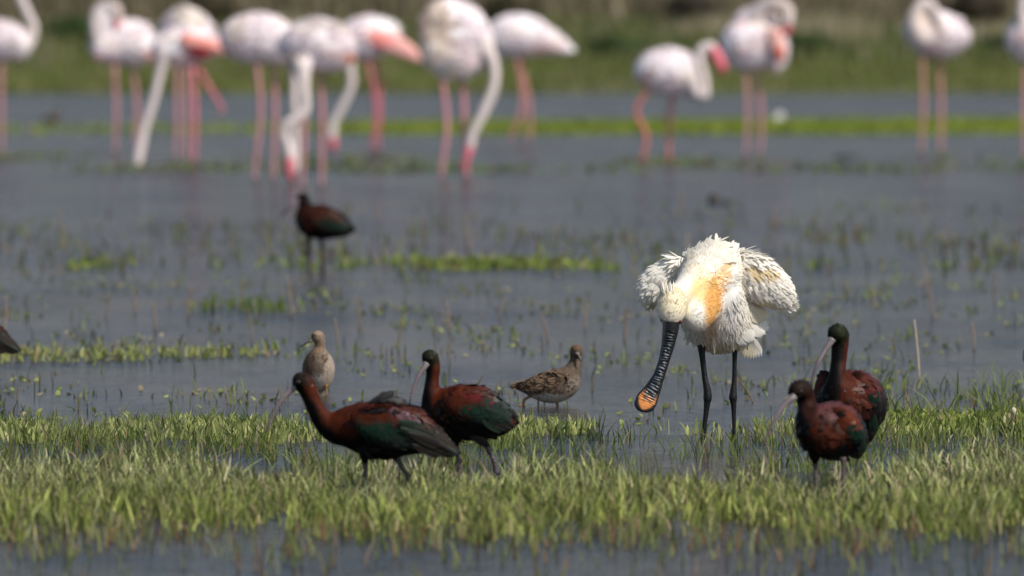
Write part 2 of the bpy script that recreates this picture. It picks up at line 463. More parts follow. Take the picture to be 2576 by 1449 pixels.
# sparse shoots in the front pool and between the bands
def d_sp(u, v, x, y): return np.clip(.35 + .8 * fbm(x * 4, y * 1.2, 9), .02, 1)
n = 900; P = scatter(n, -150, 2730, 1345, 1500, lambda u, v, x, y: d_sp(u, v, x, y) * np.exp(-(v - 1345) / 45)); n = len(P)
blades("pool_shoots", P, .02 + .04 * rng.random(n), .003 + .003 * rng.random(n), gcol(n, (.10, .13, .03), (.22, .22, .08), (.20, .12, .06), .3), .3,
       "sparse grass shoots in the open water before the thick grass band")
n = 3000; P = scatter(n, -100, 2680, 1105, 1195, lambda u, v, x, y: np.clip(.15 + 1.1 * fbm(x * 5, y * 1.5, 4), .02, 1) * (1 - .8 * np.exp(-((u - 1690) / 190) ** 4))); n = len(P)
blades("sedge_shoots", P, .022 + .05 * rng.random(n), .0018 + .002 * rng.random(n), gcol(n, (.06, .10, .015), (.17, .19, .05), (.22, .15, .08), .12), .42,
       "thin sedge shoots in the narrow channel behind the thick grass band")
# low leafy strip by the feet of the waders
def d_leaf(u, v, x, y):
    a = (u < 760) * 1.0 + ((u >= 760) & (u < 1500)) * .75 + ((u >= 1500) & (u < 1900)) * .07 + (u >= 1900) * .30
    e0 = 1080 + 6 * np.sin(u / 120); e1 = 1106 + 7 * np.sin(u / 95 + 1) - 10 * (u > 1250)
    return a * sstep(-10, 8, v - e0) * (1 - sstep(-18, 16, v - e1)) * np.clip(.48 + 1.0 * fbm(x * 6, y * 1.3, 12), .04, 1)
n = 4300; P = scatter(n, -100, 2680, 1066, 1118, d_leaf); n = len(P)
blades("leafy_strip", P, np.clip(.026 + rng.normal(0, .011, n), .006, .06), .004 + .0045 * rng.random(n), gcol(n, (.08, .12, .015), (.44, .45, .16), (.46, .40, .24), .08), .30,
       "low bright leafy strip of water plants behind the ibises' feet", broad=True)
n = 900; P = scatter(n, -100, 2680, 1066, 1112, d_leaf); n = len(P)
blades("strip_spikes", P, .035 + .035 * rng.random(len(P)), .0016 + .0016 * rng.random(len(P)), gcol(len(P), (.05, .09, .015), (.2, .22, .08)), .4,
       "thin green spikes standing above the low leafy strip")
# right hand clump
def d_right(u, v, x, y): return sstep(1890, 2230, u) * np.clip(.35 + .7 * fbm(x * 5, y * 1.1, 21), .04, 1) * (.35 + .65 * sstep(985, 1050, v))
n = 850; P = scatter(n, 1880, 2700, 965, 1128, d_right); n = len(P)
blades("sedge_clump", P, .025 + .055 * rng.random(n) ** 1.3, .002 + .0026 * rng.random(n), gcol(n, (.06, .10, .015), (.22, .25, .06), (.30, .2, .1), .09), .42,
       "loose clump of upright sedge beside the pair of ibises near the pale reed stem")
n = 700; P = scatter(n, 2200, 2700, 1040, 1090, lambda u, v, x, y: np.clip(.5 + .7 * fbm(x * 6, y, 22), .05, 1)); n = len(P)
blades("sedge_foot", P, .012 + .016 * rng.random(n), .005 + .005 * rng.random(n), gcol(n, (.12, .17, .02), (.32, .36, .07)), .4,
       "low bright leaves at the foot of the sedge clump", broad=True)
# left strip
def d_left(u, v, x, y): return (1 - sstep(430, 900, u)) ** 1.4 * sstep(-8, 8, v - 884) * (1 - sstep(-6, 6, v - 914 + .02 * u)) * np.clip(.7 + .6 * fbm(x * 5, y, 31), .1, 1)
n = 850; P = scatter(n, -100, 1200, 868, 922, d_left); n = len(P)
blades("weed_strip", P, np.clip(.022 + rng.normal(0, .012, n), .006, .07), .0045 + .004 * rng.random(n), gcol(n, (.10, .13, .02), (.36, .37, .13), (.33, .25, .12), .12), .3,
       "short strip of green weed behind the ibis wing tips", broad=True)
# middle strip behind the lone ibis
def d_mid(u, v, x, y):
    a = ((u > 170) & (u < 340)) * .4 + (u > 520) * .22 + ((u > 980) & (u < 1560)) * .8
    return a * sstep(-8, 8, v - 660) * (1 - sstep(-5, 5, v - 680)) * (1 - .8 * sstep(1700, 2000, u)) * np.clip(.28 + 1.0 * fbm(x * 3.1, y * .6, 41), .03, 1)
n = 950; P = scatter(n, -100, 2680, 640, 690, d_mid); n = len(P)
blades("mid_strip", P, np.clip(.022 + rng.normal(0, .014, n), .006, .08), .008 + .008 * rng.random(n), gcol(n, (.09, .13, .02), (.25, .30, .06)), .35,
       "blurred bright green strip of weed by the lone ibis", broad=True)
n = 110; P = scatter(n, 480, 720, 765, 790, lambda u, v, x, y: np.clip(.4 + .9 * fbm(x * 4, y, 43), .02, 1)); n = len(P)
blades("dark_tuft", P, .03 + .025 * rng.random(n), .004 + .004 * rng.random(n), gcol(n, (.05, .09, .01), (.15, .2, .03)), .3,
       "small dark green tuft row in open water beyond the weed strip")
# scattered stubs over the whole pool
def d_stub(u, v, x, y): return np.clip(.08 + 1.3 * fbm(x * 2.5, y * .5, 51), .02, 1)
n = 1500; P = scatter(n, -100, 2680, 690, 1075, d_stub); n = len(P)
blades("stubble", P, .012 + .045 * rng.random(n) ** 2, .003 + .004 * rng.random(n), gcol(n, (.07, .10, .02), (.20, .24, .05), (.15, .12, .07), .4), .28,
       "scattered brown and green plant stubs poking through the open water")
n = 900; P = scatter(n, -100, 2680, 690, 1075, d_stub); n = len(P)
blades("floating_leaves", P, .006 + .010 * rng.random(n), .007 + .008 * rng.random(n), gcol(n, (.12, .16, .03), (.34, .36, .10), (.3, .25, .15), .3), .9,
       "tiny floating leaves dotted over the open water", broad=True)
n = 1100; P = scatter(n, -100, 2680, 520, 690, lambda u, v, x, y: np.clip(.25 + 1.0 * fbm(x * 1.2, y * .22, 61), .03, 1) * (.4 + .6 * sstep(540, 640, v))); n = len(P)
blades("far_stubble", P, .02 + .08 * rng.random(n) ** 2, .006 + .008 * rng.random(n), gcol(n, (.08, .10, .02), (.17, .19, .05), (.15, .115, .07), .5), .25,
       "blurred brown and green stubble in the water around the lone ibis")
# weed near the flamingos and the far green strip
def d_flam(u, v, x, y): return np.clip(.12 + 1.1 * fbm(x * .7, y * .16, 71), .0, 1)
n = 1400; P = scatter(n, -200, 2780, 392, 436, d_flam); n = len(P)
blades("flamingo_weed", P, .02 + .03 * rng.random(n), .012 + .014 * rng.random(n), gcol(n, (.07, .11, .02), (.17, .22, .05), (.16, .12, .07), .3), .5,
       "faint patches of weed in the water around the flamingos' feet", broad=True)
def d_far(u, v, x, y):
    return (.10 + .9 * sstep(780, 960, u)) * sstep(-7, 7, v - 312 + .006 * (u - 1500)) * (1 - sstep(-6, 6, v - 336)) * np.clip(.85 + .4 * fbm(x * .6, y * .2, 81), .2, 1)
n = 40000; P = scatter(n, -1300, 3900, 298, 345, d_far); n = len(P)
blades("green_strip", P, np.clip(.045 + rng.normal(0, .015, n), .01, .1), .014 + .012 * rng.random(n), gcol(n, (.12, .17, .008), (.25, .31, .03)), .4,
       "bright green strip of water grass running behind the flamingos", broad=True)
# far bank
def bank(name, n, y0, y1, h, wd, ca, cb, dry, fd, label, seed, thr=.2, pw=1.0):
    Y = y0 + (y1 - y0) * rng.random(n * 3) ** pw; x = (rng.random(n * 3) - .5) * 2 * .105 * Y
    k = rng.random(n * 3) < np.clip(thr + .9 * fbm(x * .45, Y * .09, seed), 0.0, 1); x = x[k][:n]; Y = Y[k][:n]; m_ = len(x)
    P = np.stack([x, Y, gprofile(Y) - .03], 1)
    H = np.clip(h * (1 + rng.normal(0, .3, m_)), .03, 5); cl = fbm(x * .5, Y * .15, seed + 5)[:, None]
    blades(name, P, H, wd * (.7 + .6 * rng.random(m_)), np.clip(gcol(m_, ca, cb, dry, fd) * (1 + .25 * cl), .004, 1), .28, label)
bank("bank_grass", 48000, 171, 205, .14, .03, (.09, .12, .02), (.17, .19, .045), (.24, .19, .10), .18, "smooth green grass on the far bank just above the water", 91, .75)
bank("bank_herbs", 30000, 196, 255, .32, .04, (.05, .08, .012), (.14, .16, .04), (.25, .21, .13), .28, "mixed green and tan herbs higher up the far bank", 95, .45)
bank("dry_reeds", 22000, 240, 300, .95, .05, (.15, .12, .065), (.25, .20, .13), (.06, .05, .025), .3, "band of dry brown reeds along the top of the far bank", 99, .6)

for (uc, wd_, Yc, h_, lab) in [(2080, 1.1, 214, .75, "pale tan reed tuft on the bank beside the preening flamingo"), (1790, .9, 222, .6, "pale tan reed tuft on the bank above the small hunched flamingo"), (2490, .9, 218, .55, "pale tan reed tuft on the bank beyond the sleeping flamingo"), (700, .9, 226, .6, "pale tan reed tuft on the bank behind the broad-backed flamingo")]:
    n = 420; P = np.stack([(uc - 1288) / F * Yc + rng.normal(0, wd_ / 3, n), Yc + rng.normal(0, 1.2, n), np.full(n, float(gprofile(Yc)) - .05)], 1)
    blades("reed_tuft", P, h_ * (.6 + .5 * rng.random(n)), .02 + .02 * rng.random(n), gcol(n, (.24, .20, .12), (.40, .34, .22)), .18, lab, cat='reeds')
# dark shrubs on the bank
def shrub(u, v, Y, wd, ht, c, label):
    b = at(u, v, Y); b.z = float(gprofile(Y)) - .02
    root = bpy.data.objects.new("shrub", None); col.objects.link(root); root.location = b; tag(root, label, 'shrub', 'shrubs on the far bank')
    parts = []
    for k in range(7):
        a = rng.random() * 6.28; q = np.array([math.cos(a) * wd * .35, math.sin(a) * wd * .3, ht * (.6 + .3 * rng.random())])
        parts.append(tube([[0, 0, 0, .025], list(q * .5 + np.array([0, 0, .1])) + [.018], list(q) + [.006]], 6, 3))
    v_, f_ = join(parts); mesh_obj("stem", v_, f_, M['dry'], root, np.array((.07, .05, .03)))
    n = 1500; d = rng.normal(0, 1, (n, 3)); d /= np.linalg.norm(d, axis=1)[:, None]
    lump = .75 + .3 * nz(d, 2.5, u)
    r = (rng.random(n) ** .45 * lump)[:, None]; p = d * r * np.array([wd / 2, wd / 2.4, ht / 2]) + np.array([0, 0, ht * .52])
    V_, F_, C_ = feather_arrays(p, d, rng.normal(0, 1, (n, 3)), .10 + .05 * rng.random(n), .028, np.array(c) * (.6 + .8 * rng.random((n, 1))), None, .3)
    mesh_obj("crown", V_, F_, M['foliage'], root, C_)
for a in [(1270, 30, 236, 1.3, .9, (.05, .045, .02), "dark brown shrub at the top of the bank behind the pale flamingos"),
          (1560, 150, 204, 1.6, .42, (.035, .06, .012), "low dark green bush at the foot of the bank left of the bill-raised flamingo"),
          (2030, 140, 204, 1.6, .5, (.035, .06, .012), "dark green bush on the bank beside the preening flamingo"),
          (2450, 10, 238, 1.9, .95, (.045, .035, .02), "brown shrub at the top of the bank behind the sleeping flamingo"),
          (2530, 150, 204, 1.3, .45, (.035, .06, .014), "low dark green bush on the bank beyond the sleeping flamingo"),
          (200, 95, 218, 1.8, .6, (.035, .065, .012), "dark green bush on the bank beside the flamingo folding its neck over its back"),
          (530, 10, 238, 1.4, .9, (.06, .05, .025), "brown shrub at the top of the bank behind the peaked-back flamingo"),
          (1740, 20, 240, 1.4, .9, (.06, .05, .035), "grey brown shrub at the top of the bank above the wading flamingo")]:
    shrub(*a)

# ================================================================== FLAMINGOS
PW = (.82, .725, .735); PK = (.80, .28, .24); NK = (.58, .49, .45); BUFF = (.78, .62, .50); BILL = (.72, .16, .20); LEGP = (.50, .23, .24)
FG = 'flamingos wading in front of the far bank'
def flamingo(label, feet, body, neck, legs, blobs=(), billpts=None, wings=(), legc=LEGP, legr=.0112, neckblobs=(), k=.8):
    u = sum(l[-1][0] for l in legs) / len(legs)
    b = Bird('flamingo', label, 'flamingo', FG, u, feet, k)
    ch = [b.chain(c, 5) for c in body]
    nc = [b.chain([(q[0], q[1], q[2], q[3] * .9) for q in c], 10, k=1.0) for c in neck]
    bl = []
    for c in body:
        for q in c:
            for _ in range(2):
                r_ = rng.random(); bl.append((q[0] + (rng.random() - .5) * 1.6 * q[3], q[1] + (rng.random() - .5) * 1.6 * q[3], 8 + 16 * rng.random(), 6 + 10 * rng.random(), [(.80, .58, .57), (.70, .60, .64), (.88, .84, .83), (.80, .68, .60)][int(r_ * 4)], 60 * (rng.random() - .5)))
    bl += list(blobs)
    o = b.skin('body', ch + nc, M['pink_plumage'], .011, 6, PW, bl, seed=feet * .1 + u)
    # neck plumage is a little greyer, with its shadow tone painted in
    v, n_, t = mesh_np(o.data)
    if nc:
        c = np.vstack([q[0][2:] for q in nc]); D = (np.linalg.norm(v[:, None] - c[None, :, :3], axis=2) / c[None, :, 3]).min(1)
        mk = sstep(1.35, 1.05, D)[:, None] * .8; C = np.zeros(len(v) * 4, np.float32); o.data.color_attributes["Col"].data.foreach_get("color", C)
        C = C.reshape(-1, 4); C[:, :3] = C[:, :3] * (1 - mk) + np.array(NK) * mk; o.data.color_attributes["Col"].data.foreach_set("color", C.ravel())
    b.plumage(o, ch, 420, .07, .016, PW, bl, M['white_feather'], lift=.10, jit=.05, seed=feet * .1 + u, rref=.12, avoid=nc or None)
    for wpts, wb, wbl in wings:
        wc = [b.chain(wpts, 5, k=.35)]
        b.skin('wing', wc, M['pink_plumage'], .011, 5, wb, wbl, seed=u)
    if billpts:
        n_ = len(billpts)
        b.tubepart('bill', billpts, [BILL, BILL, (.70, .12, .16), (.05, .03, .03)], M['horn'], k=.8)
    for i, l in enumerate(legs):
        q = []; m = len(l)
        for j, (uu, vv) in enumerate(l):
            r = legr * (1.35 if j == 0 else (1.5 if 0 < j < m - 1 else 1.0)); q.append((uu, vv, r, .05 if i else -.05))
        e = l[-1]; q.append((e[0], e[1] + 18, legr, .05 if i else -.05))
        b.leg(q, legc)
    return b

flamingo("flamingo with upright neck leaving the frame, only its breast showing", 380,
    [[(-60, 95, 0, 30), (-20, 100, 0, 52), (25, 105, -.02, 48), (55, 118, -.03, 26)]],
    [[(58, 125, -.03, 22), (78, 100, -.03, 15), (84, 70, -.03, 13.5), (70, 35, -.02, 13), (48, -15, 0, 13), (40, -60, 0, 12), (20, -85, 0, 14)]],
    [[(3, 150), (2, 265), (2, 380)], [(-30, 150), (-32, 265), (-33, 380)]])
flamingo("flamingo folding its neck up and over its back to preen, beside the breast-only bird", 378,
    [[(262, 120, -.05, 38), (290, 112, 0, 52), (330, 108, .03, 60), (362, 120, .05, 38), (385, 140, .06, 14)], [(262, 70, -.06, 26), (266, 40, -.06, 24)]],
    [[(252, 112, -.06, 24), (238, 70, -.08, 15), (243, 30, -.08, 13), (268, 12, -.08, 13), (292, 24, -.1, 15), (296, 46, -.1, 14)]],
    [[(288, 160), (292, 275), (290, 378)], [(335, 165), (345, 285), (340, 376)]],
    [(380, 140, 22, 20, (.8, .42, .34)), (296, 35, 16, 22, (.8, .5, .42))],
    [(296, 46, -.1, 10), (294, 62, -.11, 9), (290, 76, -.11, 4)])
flamingo("pale peaked-back flamingo standing behind the red-winged feeding one", 394,
    [[(440, 75, .02, 40), (466, 62, 0, 46), (495, 80, .02, 42), (520, 100, .03, 24)]],
    [[(468, 60, 0, 34), (466, 34, -.04, 18), (470, 26, -.05, 14), (484, 40, -.06, 12)]],
    [[(445, 150), (445, 275), (444, 394)], [(470, 150), (470, 280), (470, 396)]], [(468, 50, 34, 36, (.80, .72, .60))])
flamingo("flamingo with red and pink wing, neck straight down to the water, one leg lifted", 412,
    [[(415, 120, -.03, 34), (450, 118, 0, 52), (490, 112, .03, 46), (530, 115, .04, 28), (560, 130, .05, 10)]],
    [[(410, 130, -.05, 26), (402, 180, -.06, 15), (386, 250, -.07, 13), (362, 330, -.08, 13), (348, 392, -.09, 15), (345, 415, -.1, 11)]],
    [[(483, 160), (491, 285), (487, 412)], [(495, 165), (520, 210), (556, 268)]], [(500, 132, 36, 14, (.55, .05, .07), -8), (525, 112, 34, 14, (.82, .32, .26), -10)],
    [(345, 412, -.1, 9), (343, 424, -.1, 7), (342, 432, -.09, 3)],
    wings=[([(470, 100, -.13, 20), (505, 108, -.13, 20), (540, 118, -.11, 13), (562, 132, -.08, 6)], (.82, .34, .28), [(492, 130, 42, 12, (.5, .04, .06), -6)])], legc=(.60, .16, .20))
flamingo("broad-backed white flamingo between the red-winged one and the coiled-neck one", 446,
    [[(575, 105, .02, 26), (610, 98, 0, 56), (655, 96, 0, 66), (700, 108, 0, 56), (735, 120, -.02, 36)]],
    [[(730, 125, .04, 26), (738, 190, .08, 14), (740, 250, .08, 12), (742, 320, .08, 12), (742, 400, .08, 13), (742, 430, .08, 10)]],
    [[(645, 155), (655, 275), (640, 446)], [(690, 160), (692, 290), (688, 448)]])
flamingo("flamingo with white neck coiled in an S, pink bill in the water", 462,
    [[(735, 110, 0, 38), (775, 112, 0, 64), (815, 115, 0, 68), (850, 125, .02, 44), (876, 148, .03, 12)], [(760, 75, .03, 26), (800, 70, .04, 24), (835, 80, .04, 22)]],
    [[(760, 165, -.1, 26), (765, 220, -.14, 15), (768, 272, -.15, 15), (748, 300, -.16, 14), (722, 312, -.16, 14), (715, 340, -.16, 13), (724, 368, -.16, 15), (728, 392, -.16, 16)]],
    [[(765, 175), (766, 300), (760, 462)], [(805, 180), (810, 305), (808, 464)]], [(876, 150, 14, 14, (.82, .25, .12)), (800, 62, 60, 12, (.6, .52, .48))],
    [(728, 398, -.17, 13), (728, 420, -.17, 11), (729, 442, -.16, 9), (736, 458, -.15, 4)])
flamingo("flamingo with a long coral pink wing tip drooping and neck hooked down to the water", 372,
    [[(880, 100, 0, 40), (915, 96, 0, 56), (945, 92, .02, 50), (970, 85, .04, 36)]],
    [[(876, 112, -.05, 28), (880, 170, -.08, 14), (883, 215, -.08, 12.5), (862, 265, -.08, 12), (840, 308, -.08, 12), (834, 342, -.08, 14)]],
    [[(925, 150), (946, 270), (935, 372)], [(950, 150), (956, 262), (950, 374)]], [(960, 65, 40, 20, (.86, .82, .80))],
    [(834, 346, -.08, 12), (838, 364, -.08, 10), (842, 376, -.08, 5)],
    wings=[([(925, 92, -.12, 20), (960, 100, -.12, 26), (1000, 115, -.11, 25), (1035, 135, -.09, 18), (1054, 150, -.08, 8)], (.84, .42, .38), [(935, 118, 26, 16, (.6, .08, .08)), (960, 98, 34, 16, (.85, .30, .26), 20)])], legc=(.52, .14, .17))
flamingo("large buff-stained flamingo with its neck curving down beside its pink legs", 444,
    [[(1100, 60, .02, 46), (1130, 55, 0, 62), (1165, 70, .0, 60), (1195, 100, 0, 46)], [(1115, 130, -.02, 56), (1150, 135, 0, 66), (1190, 125, .02, 48)], [(1125, 180, -.03, 24)], [(1112, 95, 0, 56), (1160, 100, 0, 68), (1200, 115, 0, 44)]],
    [[(1205, 110, -.03, 36), (1238, 155, -.05, 18), (1243, 210, -.07, 14), (1218, 278, -.09, 14), (1190, 335, -.1, 13), (1182, 366, -.1, 14)]],
    [[(1112, 190), (1124, 320), (1108, 446)], [(1165, 190), (1168, 300), (1175, 444)]], [(1095, 60, 38, 60, BUFF), (1095, 130, 34, 30, (.82, .70, .60)), (1130, 178, 16, 16, (.85, .74, .60))],
    [(1182, 372, -.11, 11), (1174, 396, -.11, 9), (1168, 420, -.1, 7), (1164, 436, -.1, 3)], legc=(.58, .25, .28))
flamingo("smooth white oval flamingo with pale tail tip behind the buff-stained one", 350,
    [[(1245, 98, 0, 34), (1280, 92, 0, 54), (1320, 90, 0, 54), (1365, 100, .02, 38), (1405, 114, .03, 24), (1438, 126, .04, 9)]],
    [[(1245, 105, .05, 24), (1248, 165, .06, 12), (1244, 220, .06, 11), (1222, 276, .06, 11), (1194, 325, .06, 12), (1186, 345, .06, 9)]],
    [[(1300, 140), (1314, 262), (1284, 350)], [(1308, 140), (1330, 262), (1332, 352)]], [(1390, 112, 30, 14, (.8, .62, .58))], legc=(.54, .22, .20))
flamingo("small hunched flamingo lifting its coral bill level with its back, mid stride", 412,
    [[(1606, 195, .02, 12), (1640, 180, 0, 44), (1680, 180, 0, 62), (1725, 190, 0, 50), (1745, 215, -.02, 32)]],
    [[(1740, 200, -.06, 28), (1755, 235, -.1, 21), (1772, 236, -.12, 16), (1772, 195, -.12, 12), (1760, 150, -.08, 12), (1764, 124, -.06, 14), (1786, 118, -.06, 17)]],
    [[(1632, 225), (1600, 278), (1626, 345), (1612, 414)], [(1690, 230), (1684, 318), (1682, 412)]], [(1612, 205, 20, 20, (.7, .5, .48))],
    [(1790, 122, -.06, 15), (1806, 146, -.06, 14), (1816, 170, -.06, 12), (1812, 190, -.05, 5)], legc=(.54, .16, .13))
flamingo("tall flamingo twisting its neck round to preen, orange red patch on its side", 384,
    [[(1860, 110, 0, 48), (1880, 115, 0, 66), (1915, 110, 0, 58), (1945, 125, -.02, 40), (1950, 160, -.03, 22)], [(1885, 60, .03, 40), (1915, 50, .03, 40)]],
    [[(1900, 50, .0, 34), (1922, 16, -.06, 19), (1955, 8, -.1, 17), (1982, 26, -.13, 16), (1982, 55, -.15, 15)]],
    [[(1875, 170), (1881, 280), (1877, 386)], [(1905, 175), (1915, 290), (1912, 384)]], [(1965, 20, 34, 26, (.78, .60, .46)), (1920, 105, 14, 34, (.62, .48, .48))],
    [(1982, 58, -.15, 12), (1978, 78, -.15, 10), (1968, 92, -.14, 5)],
    wings=[([(1950, 85, -.16, 18), (1958, 120, -.16, 18), (1962, 150, -.13, 9)], (.83, .45, .38), [(1966, 138, 14, 22, (.78, .13, .06))])])
flamingo("round sleeping flamingo with head tucked into its back, on two straight legs", 378,
    [[(2305, 75, -.02, 34), (2335, 82, 0, 56), (2370, 88, 0, 58), (2400, 90, .02, 38)], [(2320, 60, -.05, 32), (2328, 32, -.05, 26)]],
    [[(2315, 90, -.08, 34), (2300, 55, -.1, 22), (2312, 20, -.1, 18), (2330, 6, -.1, 15), (2352, 30, -.12, 15), (2365, 60, -.14, 12)]],
    [[(2320, 135), (2322, 262), (2318, 372)], [(2362, 135), (2367, 265), (2366, 380)]], [(2318, 50, 32, 46, (.84, .66, .54)), (2364, 84, 14, 10, (.5, .4, .38))], legc=(.50, .23, .20))
flamingo("flamingo cut off by the frame edge, flank and one leg showing", 392,
    [[(2566, 95, 0, 34), (2595, 100, 0, 62), (2640, 100, 0, 60), (2680, 110, 0, 30)]],
    [[(2575, 80, -.05, 24), (2572, 30, -.08, 15), (2580, -20, -.06, 13), (2600, -60, 0, 14)]],
    [[(2578, 150), (2576, 265), (2578, 392)], [(2620, 150), (2622, 265), (2620, 392)]])

# ================================================================== IBISES
CH = (.068, .0125, .0035); CHD = (.024, .0055, .0025); BLK = (.0025, .0018, .0018); HEADC = (.014, .0095, .006); GRN = (.008, .026, .016); BRZ = (.030, .023, .017); PURP = (.13, .065, .08)  # BLK: shade painted on bellies and neck fronts, also black feathers; PURP: painted sheen
IG = 'glossy ibises feeding in the marsh'
IBILL = [(.15, .13, .13), (.15, .115, .12), (.12, .085, .095), (.07, .055, .06)]
def ibis(label, feet, root_u, body, blobs, bill, legs, wings, eye, k=.8, voxel=.0045, nf=1500, extra=()):
    b = Bird('glossy_ibis', label, 'ibis', IG, root_u, feet, k); b.gain = .74
    ch = [b.chain([(q[0], q[1], q[2], q[3] * .95, *q[4:]) for q in c], 6) for c in body]
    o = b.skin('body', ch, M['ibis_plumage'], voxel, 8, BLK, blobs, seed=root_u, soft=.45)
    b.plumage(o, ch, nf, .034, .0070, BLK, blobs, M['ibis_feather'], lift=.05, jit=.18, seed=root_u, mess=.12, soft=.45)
    for wpts, wk, base, wbl, tips in wings:
        wc = [b.chain(wpts, 6, k=wk)]
        wo = b.skin('wing', wc, M['ibis_plumage'], voxel, 6, base, wbl, seed=root_u + 1, soft=.4)
        b.plumage(wo, wc, 520, .034, .0085, base, wbl, M['ibis_feather'], name='covert_feathers', lift=.05, jit=.18, seed=root_u + 1, mess=.10, parent=wo, soft=.4)
        fm = feather_mesh('ibis', (.009, .008, .007), M['ibis_feather'], .03, (.034, .027, .020))
        fg = feather_mesh('ibis_green', (.008, .018, .012), M['ibis_feather'], .03, (.02, .034, .022))
        for i, (ua, va, ub, vb, d, wd) in enumerate(tips):
            place_feather('flight_feather', fm if i % 3 else fg, wo, b.L(ua, va, d), b.L(ub, vb, d + .02), wd, thick=.6)
    bp = b.tubepart('bill', [(q[0], q[1], q[2], q[3] * .82) for q in bill], IBILL, M['horn'], k=.8)
    for q in legs: b.leg([(*t[:2], t[2] * .66, *t[3:]) for t in q], (.075, .055, .058), toes=.05)
    b.ball('eye', eye[0], eye[1], eye[2], .0055, (.02, .008, .005), M['eye'])
    for e in extra: e(b)
    return b

# the walking ibis in the grass
def ruffle2(b):
    fm = feather_mesh('ibis_black', (.003, .003, .003), M['ibis_feather'], .05)
    for (ua, va, ub, vb) in [(930, 1012, 985, 990), (945, 1010, 975, 985), (950, 1006, 995, 984), (955, 1010, 1008, 1000), (975, 1008, 1025, 1010), (990, 1010, 1040, 1030)]:
        place_feather('ruffled_feather', fm, b.root, b.L(ua, va, -.02), b.L(ub, vb, -.01), .016, face=(.3, -1, .4))
i2 = ibis("glossy ibis striding through the thick grass with back feathers ruffled, nearest the two-ibis pair's wader", 1240, 960,
    [[(757, 958, 0, 25, .85), (768, 968, 0, 27, .85), (782, 999, 0, 24, .85), (797, 1034, 0, 25, .9), (818, 1063, 0, 31), (845, 1078, 0, 41), (872, 1074, 0, 53), (905, 1075, 0, 65), (950, 1082, 0, 77), (1005, 1080, 0, 72), (1050, 1092, 0, 54), (1085, 1107, 0, 40), (1120, 1124, 0, 25), (1150, 1138, 0, 10)],
     [(918, 1140, -.03, 18), (918, 1160, -.03, 10)], [(985, 1135, .03, 18), (1000, 1156, .03, 10)], [(748, 967, -.0, 16, .8)]],
    [(1000, 1020, 150, 42, CH), (800, 1010, 40, 90, CH, -25), (850, 1062, 60, 32, CH, 10), (752, 955, 26, 26, HEADC), (774, 1028, 21, 84, BLK, -28), (1080, 1100, 90, 34, BRZ, 25), (990, 1006, 44, 14, BLK), (815, 1090, 50, 22, BLK, 35)],  # neck front and underside in BLK: shade painted in; black on the back is plumage
    [(748, 968, 0, 11), (736, 979, -.005, 9), (713, 1000, -.01, 7), (690, 1036, -.015, 5.2), (677, 1068, -.02, 4.2), (671, 1088, -.02, 2.5)],
    [[(918, 1150, .013), (919, 1180, .0075), (917, 1200, .008), (914, 1244, .0055)], [(998, 1148, .012), (1012, 1178, .0072), (1027, 1199, .0085), (1022, 1215, .006), (1012, 1242, .0055)]],
    [([(900, 1050, -.052, 24), (935, 1062, -.056, 46), (980, 1072, -.054, 54), (1030, 1088, -.045, 42), (1080, 1108, -.035, 26), (1120, 1126, -.02, 13)], .25, CH,
      [(1000, 1100, 120, 34, (.016, .022, .018), 12), (945, 1084, 62, 20, GRN, -4), (1000, 1075, 30, 18, GRN, -15), (1085, 1105, 70, 30, BRZ, 25), (945, 1030, 44, 10, BLK, 0), (1015, 1045, 36, 12, PURP, 30)],  # PURP patch is a sheen painted on the back
      [(1010, 1078, 1105, 1118, -.07, .022), (1030, 1090, 1125, 1128, -.068, .024), (1040, 1098, 1142, 1137, -.062, .024), (1045, 1106, 1156, 1143, -.055, .024), (1050, 1114, 1140, 1146, -.058, .024), (1040, 1120, 1115, 1148, -.06, .022), (1005, 1060, 1075, 1085, -.072, .024), (1020, 1070, 1110, 1108, -.066, .022)]),
     ([(900, 1050, .052, 24), (935, 1062, .056, 46), (980, 1072, .054, 54), (1030, 1088, .045, 42), (1080, 1108, .035, 26), (1120, 1126, .02, 13)], .25, CH, [(1000, 1100, 120, 40, GRN, 12), (1085, 1105, 70, 30, BRZ, 25)],
      [(1030, 1090, 1125, 1124, .05, .024), (1045, 1106, 1150, 1150, .04, .024)])],
    (751, 961, -.018), extra=(ruffle2,))
i2.root['label'] = "glossy ibis striding through the thick grass with black feathers ruffled up on its back"
